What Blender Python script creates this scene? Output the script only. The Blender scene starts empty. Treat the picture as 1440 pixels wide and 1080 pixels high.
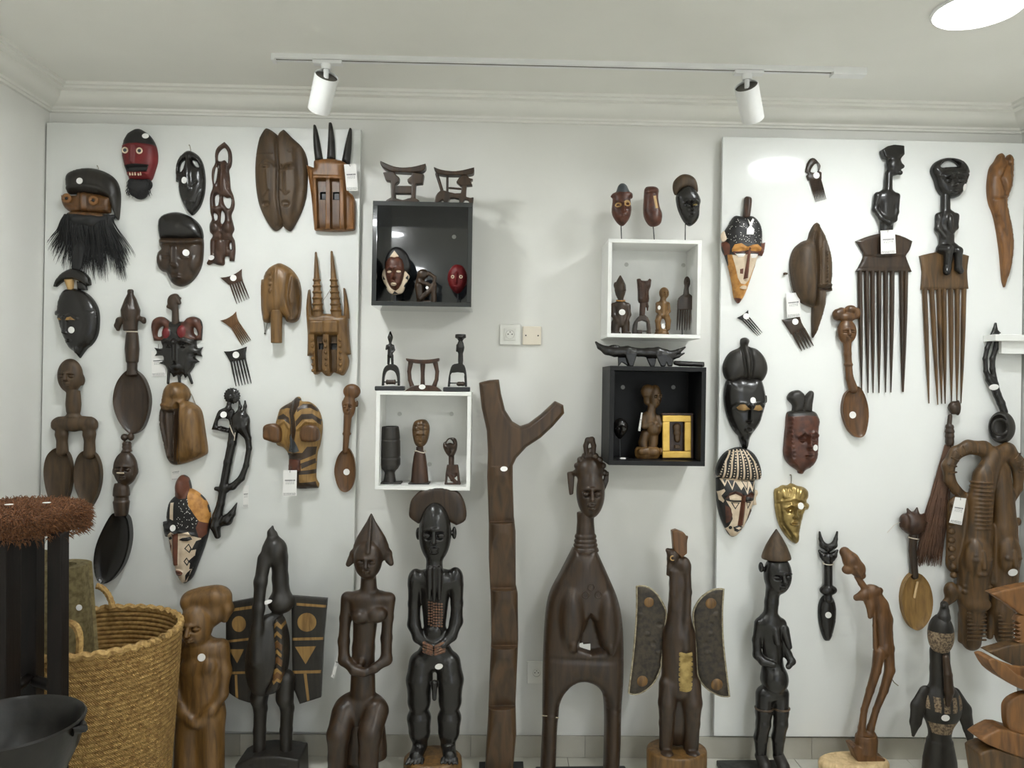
import bpy, math, random
import numpy as np
from mathutils import Matrix, Vector
from mathutils.geometry import delaunay_2d_cdt
random.seed(7); np.random.seed(7)
scene = bpy.context.scene
COL = scene.collection

# ---------------------------------------------------------------- camera
F_PX, D, ZC = 1082.0, 3.05, 1.468
YAW, PITCH, ROLL = math.radians(1.197), math.radians(-0.11), math.radians(0.893)
CAM_R = (Matrix.Rotation(-YAW, 3, 'Z') @ Matrix.Rotation(math.pi/2-PITCH, 3, 'X') @ Matrix.Rotation(ROLL, 3, 'Z'))
cam_d = bpy.data.cameras.new('camera'); cam = bpy.data.objects.new('camera', cam_d); COL.objects.link(cam)
cam.matrix_world = Matrix.Translation((0, -D, ZC)) @ CAM_R.to_4x4()
cam_d.sensor_fit = 'HORIZONTAL'; cam_d.sensor_width = 36.0; cam_d.lens = 36.0*F_PX/1440.0
cam_d.clip_start = 0.05; cam_d.clip_end = 50
scene.camera = cam

def P(u, v, L):
    """world point seen at photo pixel (u,v) at distance L in front of the back wall"""
    d = CAM_R @ Vector(((u-720)/F_PX, -(v-540)/F_PX, -1.0))
    return Vector((0, -D, ZC)) + d*((D-L)/d.y)

# ---------------------------------------------------------------- world, lamps, exposure
world = bpy.data.worlds.new('world'); scene.world = world; world.use_nodes = True
world.node_tree.nodes['Background'].inputs[0].default_value = (0.85, 0.92, 1.0, 1)
world.node_tree.nodes['Background'].inputs[1].default_value = 2.0
vs = scene.view_settings
vs.view_transform = 'Standard'; vs.look = 'None'; vs.gamma = 1.0; vs.use_curve_mapping = False
vs.exposure = 0.56
CEIL_Z = 2.583
X_L, X_R, Y_BACK = -1.765, 2.10, -5.6
LAMPS = [(-0.81, .95, 92), (1.38, .85, 88), (-0.81, 2.7, 40), (1.38, 2.7, 125), (-0.81, 4.4, 36), (1.38, 4.4, 100)]  # x, distance from wall, emission; rear right and both farthest lamps: unseen, added for fill

# ---------------------------------------------------------------- materials
def s2l(c):
    c = c/255.0
    return c/12.92 if c <= .04045 else ((c+.055)/1.055)**2.4
def rgb(t, g=1.0, sat=1.0):
    c = [s2l(v)*g for v in t]; y = .3*c[0]+.59*c[1]+.11*c[2]
    return tuple(min(1.0, max(0.0, y+(v-y)*sat)) for v in c)+(1.0,)
_M = {}
def mat(name, c, c2=None, rough=.5, kind='wood', scale=1.0, bump=.15, metal=0.0, spec=.5, gain=1.0, coat=0.0, emit=0):
    if name in _M: return _M[name]
    m = bpy.data.materials.new(name); m.use_nodes = True; _M[name] = m
    nt = m.node_tree; N = nt.nodes; Lk = nt.links; b = N['Principled BSDF']
    b.inputs['Roughness'].default_value = rough; b.inputs['Metallic'].default_value = metal
    b.inputs['Specular IOR Level'].default_value = spec; b.inputs['Coat Weight'].default_value = coat
    sat = .95 if kind == 'wood' else 1.0
    tint = ((1.0, .98, .88, 1.0) if sum(c) > 420 else (1.0, .95, .66, 1.0) if sum(c) > 225 else (1.0, .93, .70, 1.0) if max(c)-min(c) > 14 else (1.0, .98, .92, 1.0)) if kind == 'wood' else (1, 1, 1, 1)
    def col(q): return tuple(a*b for a, b in zip(rgb(q, gain, sat), tint))
    A = col(c); Bc = col(c2) if c2 else tuple(x*.6 for x in A[:3])+(1,)
    tc = N.new('ShaderNodeTexCoord'); mp = N.new('ShaderNodeMapping'); Lk.new(tc.outputs['Object'], mp.inputs[0])
    nz = N.new('ShaderNodeTexNoise'); Lk.new(mp.outputs[0], nz.inputs[0])
    rp = N.new('ShaderNodeValToRGB'); rp.color_ramp.elements[0].color = Bc; rp.color_ramp.elements[1].color = A
    nz.inputs['Detail'].default_value = 5
    if kind == 'wood':
        mp.inputs['Scale'].default_value = (34*scale, 34*scale, 5*scale); nz.inputs['Scale'].default_value = 1.6
        nz.inputs['Distortion'].default_value = .6
        rp.color_ramp.elements[0].position = .32; rp.color_ramp.elements[1].position = .62
    elif kind == 'blotch':
        mp.inputs['Scale'].default_value = (14*scale,)*3; nz.inputs['Scale'].default_value = 1.5
        rp.color_ramp.elements[0].position = .35; rp.color_ramp.elements[1].position = .6
    else:
        mp.inputs['Scale'].default_value = (6*scale,)*3; nz.inputs['Scale'].default_value = 1.0
        rp.color_ramp.elements[0].position = .3; rp.color_ramp.elements[1].position = .7
        if not c2: rp.color_ramp.elements[0].color = tuple(x*.93 for x in A[:3])+(1,)
    Lk.new(nz.outputs[0], rp.inputs[0]); Lk.new(rp.outputs[0], b.inputs['Base Color'])
    if bump:
        n2 = N.new('ShaderNodeTexNoise'); n2.inputs['Scale'].default_value = 3.0; n2.inputs['Detail'].default_value = 6
        Lk.new(mp.outputs[0], n2.inputs[0]); bp = N.new('ShaderNodeBump'); bp.inputs['Strength'].default_value = bump
        bp.inputs['Distance'].default_value = .004; Lk.new(n2.outputs[0], bp.inputs['Height']); Lk.new(bp.outputs[0], b.inputs['Normal'])
    if emit:
        b.inputs['Emission Color'].default_value = rgb(c); b.inputs['Emission Strength'].default_value = emit
    return m
G = .72
EBONY = mat('ebony', (40,37,35), (26,24,22), .27, bump=.06, gain=G)
EBONY_M = mat('matt_ebony', (50,45,40), (32,29,26), .42, bump=.1, gain=G)
DARK = mat('dark_wood', (72,54,42), (44,33,27), .36, gain=G)
DARKR = mat('dark_red_wood', (84,57,45), (54,36,30), .36, gain=G)
BROWN = mat('brown_wood', (112,83,54), (68,50,34), .42, gain=G)
BROWN2 = mat('dull_brown_wood', (92,72,52), (60,46,34), .55, gain=G)
MID = mat('mid_brown_wood', (142,106,66), (96,70,44), .42, gain=G)
ORANGE = mat('orange_wood', (152,104,62), (104,70,42), .42, gain=G)
RUST = mat('rust_wood', (124,86,56), (86,58,38), .38, gain=G)
TAN = mat('tan_wood', (190,156,104), (150,116,72), .55, gain=1.1)
TAND = mat('aged_tan_wood', (164,130,84), (122,92,56), .55, gain=.9)
PALE = mat('pale_wood', (216,190,150), (186,156,116), .6, gain=1.1)
REDP = mat('red_paint', (140,34,36), (108,24,28), .5, 'paint', 4, .1, gain=G)
OXRED = mat('oxblood_paint', (104,60,42), (72,40,30), .4, 'blotch', 2, .1, gain=G)
OCHRE = mat('ochre_paint', (196,140,70), (158,106,48), .5, 'blotch', 2, .1)
CREAM = mat('cream_paint', (226,208,184), (200,178,150), .6, 'paint', 5, .1)
BLACKP = mat('black_paint', (40,38,38), (26,25,25), .42, 'paint', 5, .1, gain=G)
BROWNP = mat('brown_paint', (126,72,48), (98,54,36), .5, 'paint', 5, .1, gain=G)
SLATE = mat('slate_paint', (84,90,94), (62,68,74), .5, 'paint', 5, .1, gain=G)
WHITEP = mat('white_paint', (236,232,226), None, .5, 'paint', 3, .05)
STICK = mat('sticker_paper', (246,244,240), None, .6, 'paint', 3, 0)
CARD = mat('card_paper', (236,234,230), None, .65, 'paint', 3, 0)
INK = mat('ink', (70,70,72), None, .7, 'paint', 3, 0)
STRING = mat('string', (60,52,44), None, .8, 'paint', 3, 0)
STRINGW = mat('white_string', (216,204,186), None, .8, 'paint', 3, 0)
WIRE = mat('wire_metal', (150,140,120), None, .35, 'paint', 3, 0, metal=.9)
IRON = mat('black_iron', (42,42,44), None, .45, 'paint', 3, .05)
BRASS = mat('aged_brass', (176,152,98), (128,108,64), .34, 'blotch', 1.5, .05, metal=.8)
GOLD = mat('gold_leaf', (222,184,96), (196,156,70), .3, 'paint', 4, .05, metal=.6)
HAIRB = mat('black_hair', (34,33,34), (22,22,22), .6, 'paint', 3, 0)
HAIRR = mat('brown_hair', (104,72,50), (72,48,34), .6, 'paint', 3, 0)
FUR = mat('rust_fur', (132,86,50), (74,47,30), .8, 'blotch', 9, 0)
STRAW = mat('straw', (190,156,96), (150,116,66), .75, 'blotch', 4, .3)
STRAW2 = mat('green_straw', (158,144,100), (124,110,72), .8, 'blotch', 4, .3)

# ---------------------------------------------------------------- mesh helpers
def mkobj(name, V, faces, mats, parent=None, mi=None, smooth=True, sharp=None, fix=True):
    """faces: list of (n,3)/(n,4) int arrays or of tuples"""
    V = np.asarray(V, np.float64)
    if isinstance(faces, np.ndarray): faces = [faces]
    loops = []; starts = []; tot = []; n = 0
    tri = []
    for fa in faces:
        fa = np.asarray(fa)
        if fa.ndim == 1: fa = fa[None, :]
        k = fa.shape[1]
        loops.append(fa.ravel()); starts.append(n+np.arange(len(fa))*k); tot.append(np.full(len(fa), k)); n += fa.size
        for j in range(1, k-1): tri.append(fa[:, [0, j, j+1]])
    if fix:
        t = np.concatenate(tri); c = V.mean(0); a, b, d = V[t[:, 0]]-c, V[t[:, 1]]-c, V[t[:, 2]]-c
        if np.einsum('ij,ij->i', a, np.cross(b, d)).sum() < 0:
            loops = [l.reshape(-1, k[0])[:, ::-1].ravel() for l, k in zip(loops, tot)]
    loops = np.concatenate(loops).astype(np.int32); starts = np.concatenate(starts).astype(np.int32)
    me = bpy.data.meshes.new(name)
    me.vertices.add(len(V)); me.vertices.foreach_set('co', V.astype(np.float32).ravel())
    me.loops.add(len(loops)); me.loops.foreach_set('vertex_index', loops)
    me.polygons.add(len(starts)); me.polygons.foreach_set('loop_start', starts)
    if mi is not None: me.polygons.foreach_set('material_index', np.asarray(mi, np.int32))
    me.update(calc_edges=True)
    if not isinstance(mats, (list, tuple)): mats = [mats]
    for m in mats: me.materials.append(m)
    me.polygons.foreach_set('use_smooth', np.full(len(starts), bool(smooth)))
    if smooth and sharp: me.set_sharp_from_angle(angle=math.radians(sharp))
    me.validate()
    o = bpy.data.objects.new(name, me); COL.objects.link(o)
    if parent is not None: o.parent = parent
    return o

BOXF = [(0,1,3,2),(4,6,7,5),(0,4,5,1),(2,3,7,6),(0,2,6,4),(1,5,7,3)]
def box_v(x0, x1, y0, y1, z0, z1):
    return [(x, y, z) for x in (x0, x1) for y in (y0, y1) for z in (z0, z1)]
def box(name, x0, x1, y0, y1, z0, z1, m, parent=None, bev=0):
    o = mkobj(name, box_v(x0, x1, y0, y1, z0, z1), np.array(BOXF), m, parent, smooth=False)
    if bev:
        b = o.modifiers.new('bevel', 'BEVEL'); b.width = bev; b.segments = 2
    return o
def lathe_v(prof, n=24, cx=0, cy=0, sq=1.0):
    V = []; F = []
    for r, z in prof:
        for k in range(n):
            a = 2*math.pi*k/n; V.append((cx+r*math.cos(a), cy+sq*r*math.sin(a), z))
    for i in range(len(prof)-1):
        for k in range(n):
            F.append((i*n+k, i*n+(k+1) % n, (i+1)*n+(k+1) % n, (i+1)*n+k))
    return V, F
def lathe(name, prof, m, parent=None, n=24, cx=0, cy=0, cz=0, sq=1.0, sharp=40, closed=True):
    prof = [(r, z+cz) for r, z in prof]
    if closed: prof = [(1e-4, prof[0][1])]+prof+[(1e-4, prof[-1][1])]
    V, F = lathe_v(prof, n, cx, cy, sq)
    return mkobj(name, V, np.array(F), m, parent, sharp=sharp)
def tube_v(pts, rad, sides=8, close=False):
    pts = [Vector(p) for p in pts]; n = len(pts)
    if not isinstance(rad, (list, tuple)): rad = [rad]*n
    V = []; F = []; up = Vector((0.31, 0.9, 0.2)).normalized()
    for i, p in enumerate(pts):
        if close: t = pts[(i+1) % n]-pts[i-1]
        else: t = pts[min(i+1, n-1)]-pts[max(i-1, 0)]
        t.normalize(); a = t.cross(up)
        if a.length < 1e-3: a = t.cross(Vector((1, 0, 0)))
        a.normalize(); b = t.cross(a)
        for k in range(sides):
            th = 2*math.pi*k/sides; V.append(tuple(p+(a*math.cos(th)+b*math.sin(th))*rad[i]))
    for i in range(n if close else n-1):
        j = (i+1) % n
        for k in range(sides):
            F.append((i*sides+k, i*sides+(k+1) % sides, j*sides+(k+1) % sides, j*sides+k))
    caps = []
    if not close: caps = [tuple(range(sides))[::-1], tuple(range((n-1)*sides, n*sides))]
    return V, F, caps
def tube(name, pts, rad, m, parent=None, sides=8, close=False):
    V, F, caps = tube_v(pts, rad, sides, close)
    fs = [np.array(F)]+[np.array([c]) for c in caps]
    return mkobj(name, V, fs, m, parent, sharp=50)
def tubes(name, lst, m, parent=None, sides=3):
    """many strands in one mesh (hair, fur: nobody could count them)"""
    AV = []; AF = []; off = 0
    for pts, rad in lst:
        V, F, c = tube_v(pts, rad, sides); AV += V; AF += [tuple(i+off for i in f) for f in F]; off += len(V)
    o = mkobj(name, AV, np.array(AF), m, parent, fix=False); o['kind'] = 'stuff'
    return o

# ---- 2D outline tools
def spline(pts, n=4, close=True):
    """Catmull-Rom through pts; a third value 1 marks a sharp corner"""
    q = [(p[0], p[1]) for p in pts]; sh = [len(p) > 2 and p[2] for p in pts]; N = len(q); out = []
    def tan(i):
        if sh[i]: return (0, 0)
        a, b = q[(i-1) % N], q[(i+1) % N]
        if not close and i in (0, N-1): return (0, 0)
        return ((b[0]-a[0])*.5, (b[1]-a[1])*.5)
    for i in range(N if close else N-1):
        p0, p1 = q[i], q[(i+1) % N]; m0, m1 = tan(i), tan((i+1) % N)
        L = math.hypot(p1[0]-p0[0], p1[1]-p0[1])
        def cl(m):
            l = math.hypot(*m)
            return m if l < 1.5*L or l == 0 else (m[0]*1.5*L/l, m[1]*1.5*L/l)
        m0, m1 = cl(m0), cl(m1)
        for k in range(n):
            t = k/n; a = 2*t**3-3*t*t+1; b = t**3-2*t*t+t; c = -2*t**3+3*t*t; d = t**3-t*t
            out.append((a*p0[0]+b*m0[0]+c*p1[0]+d*m1[0], a*p0[1]+b*m0[1]+c*p1[1]+d*m1[1]))
    if not close: out.append(q[-1])
    return out
def ellp(cx, cy, rx, ry, n=20, ang=0):
    c, s = math.cos(math.radians(ang)), math.sin(math.radians(ang)); o = []
    for i in range(n):
        a = 2*math.pi*i/n; x, y = rx*math.cos(a), ry*math.sin(a); o.append((cx+x*c-y*s, cy+x*s+y*c))
    return o
def seg_dist(X, Y, pts, close=True):
    d = np.full(X.shape, 1e9); n = len(pts)
    for i in range(n if close else n-1):
        ax, ay = pts[i]; bx, by = pts[(i+1) % n]; ex, ey = bx-ax, by-ay; l = ex*ex+ey*ey+1e-12
        t = np.clip(((X-ax)*ex+(Y-ay)*ey)/l, 0, 1)
        d = np.minimum(d, (X-ax-t*ex)**2+(Y-ay-t*ey)**2)
    return np.sqrt(d)
def inside(X, Y, pts):
    r = np.zeros(X.shape, bool); n = len(pts)
    for i in range(n):
        ax, ay = pts[i]; bx, by = pts[(i+1) % n]
        if ay == by: continue
        c = ((ay > Y) != (by > Y)) & (X < (bx-ax)*(Y-ay)/(by-ay)+ax)
        r ^= c
    return r
def sdpoly(X, Y, pts):
    d = seg_dist(X, Y, pts); return np.where(inside(X, Y, pts), -d, d)
def bumps_eval(X, Y, bumps):
    h = np.zeros(X.shape)
    for b in bumps:
        k = b[0]
        if k in 'ed':
            _, cx, cy, rx, ry, a = b[:6]; dx, dy = X-cx, Y-cy
            if len(b) > 6:
                c, s = math.cos(math.radians(b[6])), math.sin(math.radians(b[6])); dx, dy = dx*c+dy*s, -dx*s+dy*c
            q = np.clip(1-(dx/rx)**2-(dy/ry)**2, 0, 1); h += a*(q*q*(3-2*q) if k == 'e' else np.sqrt(q))
        elif k == 'l':
            _, pts, r, a = b; d = seg_dist(X, Y, pts, False); q = np.clip(1-(d/r)**2, 0, 1); h += a*q*q
        elif k == 'a':
            _, pts, a, soft = b; d = -sdpoly(X, Y, pts); q = np.clip(d/soft, 0, 1); h += a*q*q*(3-2*q)
    return h
def face(cx, cy, fw, fh, a=1.0, t=0.0, mouth=True):
    """bumps for a carved frontal face; t shifts the features sideways"""
    x = cx+t*fw; s = fw
    o = [('l', [(cx-.40*s, cy-.10*fh), (x-.20*s, cy-.19*fh), (x, cy-.11*fh), (x+.20*s, cy-.19*fh), (cx+.40*s, cy-.10*fh)], .085*s, .09*s*a),
         ('l', [(x, cy-.14*fh), (x, cy+.13*fh)], .085*s, .17*s*a), ('e', x, cy+.14*fh, .15*s, .075*fh, .13*s*a)]
    for k in (-1, 1):
        ex = x+k*.23*s
        o += [('e', ex, cy-.03*fh, .19*s, .11*fh, -.09*s*a), ('e', ex, cy-.02*fh, .14*s, .055*fh, .11*s*a),
              ('l', [(ex-.12*s, cy-.015*fh), (ex+.12*s, cy-.015*fh)], .03*s, -.05*s*a)]
    if mouth:
        o += [('e', x, cy+.31*fh, .22*s, .075*fh, .12*s*a), ('l', [(x-.15*s, cy+.31*fh), (x+.15*s, cy+.31*fh)], .03*s, -.07*s*a)]
    return o

# ---- SDF tools (x right, y down, w towards the viewer; all in zoom units)
class Pr:
    def __init__(s, f, lo, hi, op='+', k=None): s.f, s.lo, s.hi, s.op, s.k = f, np.array(lo, float), np.array(hi, float), op, k
def E(x, y, w, rx, ry, rw, ang=0, k=None):
    c, s = math.cos(math.radians(ang)), math.sin(math.radians(ang)); R = max(rx, ry)
    def f(X, Y, W):
        dx, dy, dw = X-x, Y-y, W-w
        if ang: dx, dy = dx*c+dy*s, -dx*s+dy*c
        k0 = np.sqrt((dx/rx)**2+(dy/ry)**2+(dw/rw)**2); k1 = np.sqrt((dx/rx**2)**2+(dy/ry**2)**2+(dw/rw**2)**2)+1e-9
        return k0*(k0-1)/k1
    ex, ey = (R, R) if ang else (rx, ry)
    return Pr(f, (x-ex, y-ey, w-rw), (x+ex, y+ey, w+rw), k=k)
def C(a, b, r0, r1=None, fw=1.0, k=None):
    r1 = r0 if r1 is None else r1
    a = np.array(a, float); b = np.array(b, float)
    def f(X, Y, W):
        e = b-a; ew = e[2]/fw; l = e[0]**2+e[1]**2+ew**2+1e-9
        px, py, pw = X-a[0], Y-a[1], (W-a[2])/fw
        t = np.clip((px*e[0]+py*e[1]+pw*ew)/l, 0, 1)
        return np.sqrt((px-t*e[0])**2+(py-t*e[1])**2+(pw-t*ew)**2)-(r0+(r1-r0)*t)
    R = max(r0, r1)
    return Pr(f, np.minimum(a, b)-(R, R, R*fw), np.maximum(a, b)+(R, R, R*fw), k=k)
def CH(pts, fw=1.0, k=None):
    """chain of tapered capsules: (x,y,w,r)"""
    return [C(p[:3], q[:3], p[3], q[3], fw, k) for p, q in zip(pts[:-1], pts[1:])]
def B(x, y, w, hx, hy, hw, rd=1.0, ang=0, k=None):
    c, s = math.cos(math.radians(ang)), math.sin(math.radians(ang))
    def f(X, Y, W):
        dx, dy, dw = X-x, Y-y, W-w
        if ang: dx, dy = dx*c+dy*s, -dx*s+dy*c
        qx, qy, qw = np.abs(dx)-hx+rd, np.abs(dy)-hy+rd, np.abs(dw)-hw+rd
        return np.sqrt(np.maximum(qx, 0)**2+np.maximum(qy, 0)**2+np.maximum(qw, 0)**2)+np.minimum(np.maximum(qx, np.maximum(qy, qw)), 0)-rd
    R = math.hypot(hx, hy) if ang else 0
    ex, ey = (R, R) if ang else (hx, hy)
    return Pr(f, (x-ex, y-ey, w-hw), (x+ex, y+ey, w+hw), k=k)
def LA(x, w, prof, sq=1.0, k=None):
    """lathe about a vertical axis: prof = [(y, r), ...] with y increasing (down)"""
    ys = [p[0] for p in prof]; rs = [p[1] for p in prof]; R = max(rs)
    def f(X, Y, W):
        rho = np.sqrt((X-x)**2+((W-w)/sq)**2); r = np.interp(Y, ys, rs)
        return np.maximum((rho-r)*.85, np.maximum(ys[0]-Y, Y-ys[-1]))
    return Pr(f, (x-R, ys[0], w-R*sq), (x+R, ys[-1], w+R*sq), k=k)
def PO(pts, w0, w1, rd=1.0, k=None):
    """extruded outline with rounded edges"""
    xs = [p[0] for p in pts]; ys = [p[1] for p in pts]; c, h = (w0+w1)/2, (w1-w0)/2
    def f(X, Y, W):
        d2 = sdpoly(X[:, :, :1], Y[:, :, :1], pts)+rd; q = np.abs(W-c)-h+rd
        return np.sqrt(np.maximum(d2, 0)**2+np.maximum(q, 0)**2)+np.minimum(np.maximum(d2, q), 0)-rd
    return Pr(f, (min(xs), min(ys), w0), (max(xs), max(ys), w1), k=k)
def TO(x, y, w, R, r, ax='w', k=None):
    def f(X, Y, W):
        dx, dy, dw = X-x, Y-y, W-w
        if ax == 'w': return np.sqrt((np.sqrt(dx*dx+dy*dy)-R)**2+dw*dw)-r
        if ax == 'x': return np.sqrt((np.sqrt(dw*dw+dy*dy)-R)**2+dx*dx)-r
        return np.sqrt((np.sqrt(dx*dx+dw*dw)-R)**2+dy*dy)-r
    q = R+r
    return Pr(f, (x-q, y-q, w-q), (x+q, y+q, w+q), k=k)
def cut(p, k=None):
    p.op = '-'; p.k = k if k is not None else p.k; return p
def flat(l):
    o = []
    for p in l:
        if isinstance(p, (list, tuple)): o += flat(p)
        else: o.append(p)
    return o
def surfnet(V, lo, h):
    s = V < 0; nx, ny, nz = V.shape
    cnt = np.zeros((nx-1, ny-1, nz-1), np.int8)
    for a in (0, 1):
        for b in (0, 1):
            for c in (0, 1): cnt += s[a:nx-1+a, b:ny-1+b, c:nz-1+c]
    act = np.argwhere((cnt > 0) & (cnt < 8)); idx = np.full(cnt.shape, -1, np.int32); idx[tuple(act.T)] = np.arange(len(act))
    pos = np.zeros((len(act), 3)); num = np.zeros(len(act))
    for ax in range(3):
        o1, o2 = [i for i in range(3) if i != ax]
        for a in (0, 1):
            for b in (0, 1):
                p = act.copy(); p[:, o1] += a; p[:, o2] += b; q = p.copy(); q[:, ax] += 1
                va, vb = V[tuple(p.T)], V[tuple(q.T)]; c = (va < 0) != (vb < 0)
                t = np.where(c, va/np.where(c, va-vb, 1), 0); pp = p.astype(float); pp[:, ax] += t
                pos += pp*c[:, None]; num += c
    pos = pos/num[:, None]*h+lo
    Q = []
    for ax in range(3):
        o1, o2 = (ax+1) % 3, (ax+2) % 3
        sl0 = [slice(None)]*3; sl1 = [slice(None)]*3; sl0[ax] = slice(0, -1); sl1[ax] = slice(1, None)
        c = s[tuple(sl0)] != s[tuple(sl1)]; e = np.argwhere(c)
        ok = (e[:, o1] > 0) & (e[:, o2] > 0) & (e[:, o1] < V.shape[o1]-1) & (e[:, o2] < V.shape[o2]-1); e = e[ok]
        def g(d1, d2):
            q = e.copy(); q[:, o1] -= d1; q[:, o2] -= d2; return idx[tuple(q.T)]
        f = np.stack([g(1, 1), g(0, 1), g(0, 0), g(1, 0)], 1); fl = ~s[tuple(e.T)]
        f[fl] = f[fl][:, ::-1]; Q.append(f)
    return pos, np.concatenate(Q)

# ---------------------------------------------------------------- things
ZOOM = dict(A=(40,160,4.5), B=(280,160,6), C=(50,370,1166/270), D=(290,340,5.4), E=(50,490,858/270), F=(280,530,4.5),
            G=(0,670,869/330), H=(310,700,739/260), I=(500,200,4.32), J=(500,450,4.32), K=(540,670,632/240), M=(640,450,906/260),
            N=(740,600,2.25), O=(820,230,4.32), Q=(820,460,5.145), R=(870,720,3), S=(1000,200,4), T=(1180,190,720/260),
            U=(990,420,1003/260), V=(990,620,732/210), W=(1220,540,609/220), X=(1120,740,3.175), Y=(1340,380,3.375), Z=(0,0,1))
class Thing:
    def __init__(s, name, label, cat, zoom, anchor, L, group=None, wref=0.0, z=None, parent=None):
        s.zx, s.zy, s.k = ZOOM[zoom] if isinstance(zoom, str) else zoom
        s.ax, s.ay = anchor; u, v = s.zx+s.ax/s.k, s.zy+s.ay/s.k
        p = P(u, v, L+wref); e = P(u, v-10, L+wref)-p; s.m = e.length/10/s.k
        loc = Vector((p.x, -L, p.z))
        if z is not None: loc.z = z
        s.o = bpy.data.objects.new(name, None); COL.objects.link(s.o); s.o.empty_display_size = .05
        s.o.location = loc; s.o.rotation_euler = (0, math.atan2(e.x, e.z), 0)
        s.o['label'] = label; s.o['category'] = cat
        if group: s.o['group'] = group
        s.pts = []; s.clip = None
    def floor_y(s): return s.ay+s.o.location.z/s.m          # zoom y of the floor under the thing
    def loc(s, A):
        A = np.asarray(A, float).reshape(-1, 3)
        return np.stack([(A[:, 0]-s.ax)*s.m, -A[:, 2]*s.m, -(A[:, 1]-s.ay)*s.m], 1)
    def add(s, name, A, faces, mats, parent=None, **kw):
        s.pts.append(np.asarray(A, float).reshape(-1, 3))
        return mkobj(name, s.loc(A), faces, mats, parent or s.o, **kw)
    def relief(s, name, outline, m, H=10, R=None, edge=6, back=0, step=None, holes=(), bumps=(), regions=(), n=4, sm=4, parent=None, tilt=(0, 0), pw=.5):
        out = spline(outline, n) if n else [(p[0], p[1]) for p in outline]
        hs = [spline(h, 3) for h in holes]
        mats = m if isinstance(m, (list, tuple)) else [m]
        step = step or 1.5*s.k
        if s.clip is not None and H > 30: H *= .82
        X0, X1 = min(p[0] for p in out), max(p[0] for p in out); Y0, Y1 = min(p[1] for p in out), max(p[1] for p in out)
        step = max(step, math.sqrt((X1-X0)*(Y1-Y0)/6500))
        gx, gy = np.meshgrid(np.arange(X0, X1, step), np.arange(Y0, Y1, step*.87)); gx = gx+(np.arange(gx.shape[0]) % 2)[:, None]*step*.5
        gx, gy = gx.ravel(), gy.ravel(); ok = inside(gx, gy, out); d = seg_dist(gx, gy, out)
        for h in hs: ok &= ~inside(gx, gy, h); d = np.minimum(d, seg_dist(gx, gy, h))
        regs = [(p, i) for p, i in regions]
        dr = d.copy()
        if len(regs) < 60:
            for p, i in regs: dr = np.minimum(dr, seg_dist(gx, gy, p)*1.5)
        ok &= (d > .45*step) & (dr > .3*step)
        pts = []; edges = []
        def ring(p):
            # resample long edges
            q = []
            for i in range(len(p)):
                a, b = p[i], p[(i+1) % len(p)]; c = max(1, int(math.hypot(b[0]-a[0], b[1]-a[1])/(1.6*step)))
                q += [(a[0]+(b[0]-a[0])*t/c, a[1]+(b[1]-a[1])*t/c) for t in range(c)]
            o = len(pts); pts.extend(q); edges.extend([(o+i, o+(i+1) % len(q)) for i in range(len(q))])
        ring(out)
        for h in hs: ring(h)
        for p, i in regs: ring(p)
        pts += list(zip(gx[ok], gy[ok]))
        r = delaunay_2d_cdt([Vector((float(p[0]), float(p[1]))) for p in pts], edges, [], 0, 1e-4)
        v2 = np.array([(p.x, p.y) for p in r[0]]); tr = np.array([f for f in r[2] if len(f) == 3])
        c = v2[tr].mean(1); keep = inside(c[:, 0], c[:, 1], out)
        for h in hs: keep &= ~inside(c[:, 0], c[:, 1], h)
        tr = tr[keep]; c = c[keep]
        used = np.unique(tr); mp = np.full(len(v2), -1); mp[used] = np.arange(len(used)); v2 = v2[used]; tr = mp[tr]
        mi = np.zeros(len(tr), int)
        for p, i in regs: mi[inside(c[:, 0], c[:, 1], p)] = i
        x, y = v2[:, 0], v2[:, 1]; d = seg_dist(x, y, out)
        for h in hs: d = np.minimum(d, seg_dist(x, y, h))
        RR = R or max(d.max()*.98, 1e-3); t = np.clip(d/RR, 0, 1)
        hgt = H*(1-(1-t)**2)**pw
        ed = np.concatenate([tr[:, [0, 1]], tr[:, [1, 2]], tr[:, [2, 0]]])
        if sm:
            nb = np.bincount(ed.ravel(), minlength=len(x)).astype(float); inn = d > 1e-3
            for _ in range(sm):
                ac = np.bincount(ed[:, 0], hgt[ed[:, 1]], len(x))+np.bincount(ed[:, 1], hgt[ed[:, 0]], len(x))
                hgt = np.where(inn, .4*hgt+.6*ac/nb, hgt)
        hgt = hgt+edge+bumps_eval(x, y, bumps)+tilt[0]*(x-s.ax)+tilt[1]*(y-s.ay)
        hgt = np.maximum(hgt, back+.5)
        nv = len(x); se = np.sort(ed, 1); key = se[:, 0]*nv+se[:, 1]; u, first, cn = np.unique(key, return_index=True, return_counts=True)
        bd = ed[first[cn == 1]]
        A = np.concatenate([np.stack([x, y, hgt], 1), np.stack([x, y, np.full(nv, float(back))], 1)])
        side = np.stack([bd[:, 1], bd[:, 0], bd[:, 0]+nv, bd[:, 1]+nv], 1)
        # material of a side face follows the front triangle it borders
        tid = np.tile(np.arange(len(tr)), 3)[first[cn == 1]]
        o = s.add(name, A, [tr, tr[:, ::-1]+nv, side], mats, parent, mi=np.concatenate([mi, mi, mi[tid]]), sharp=48)
        s.pts[-1] = A[:nv]
        return o
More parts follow.
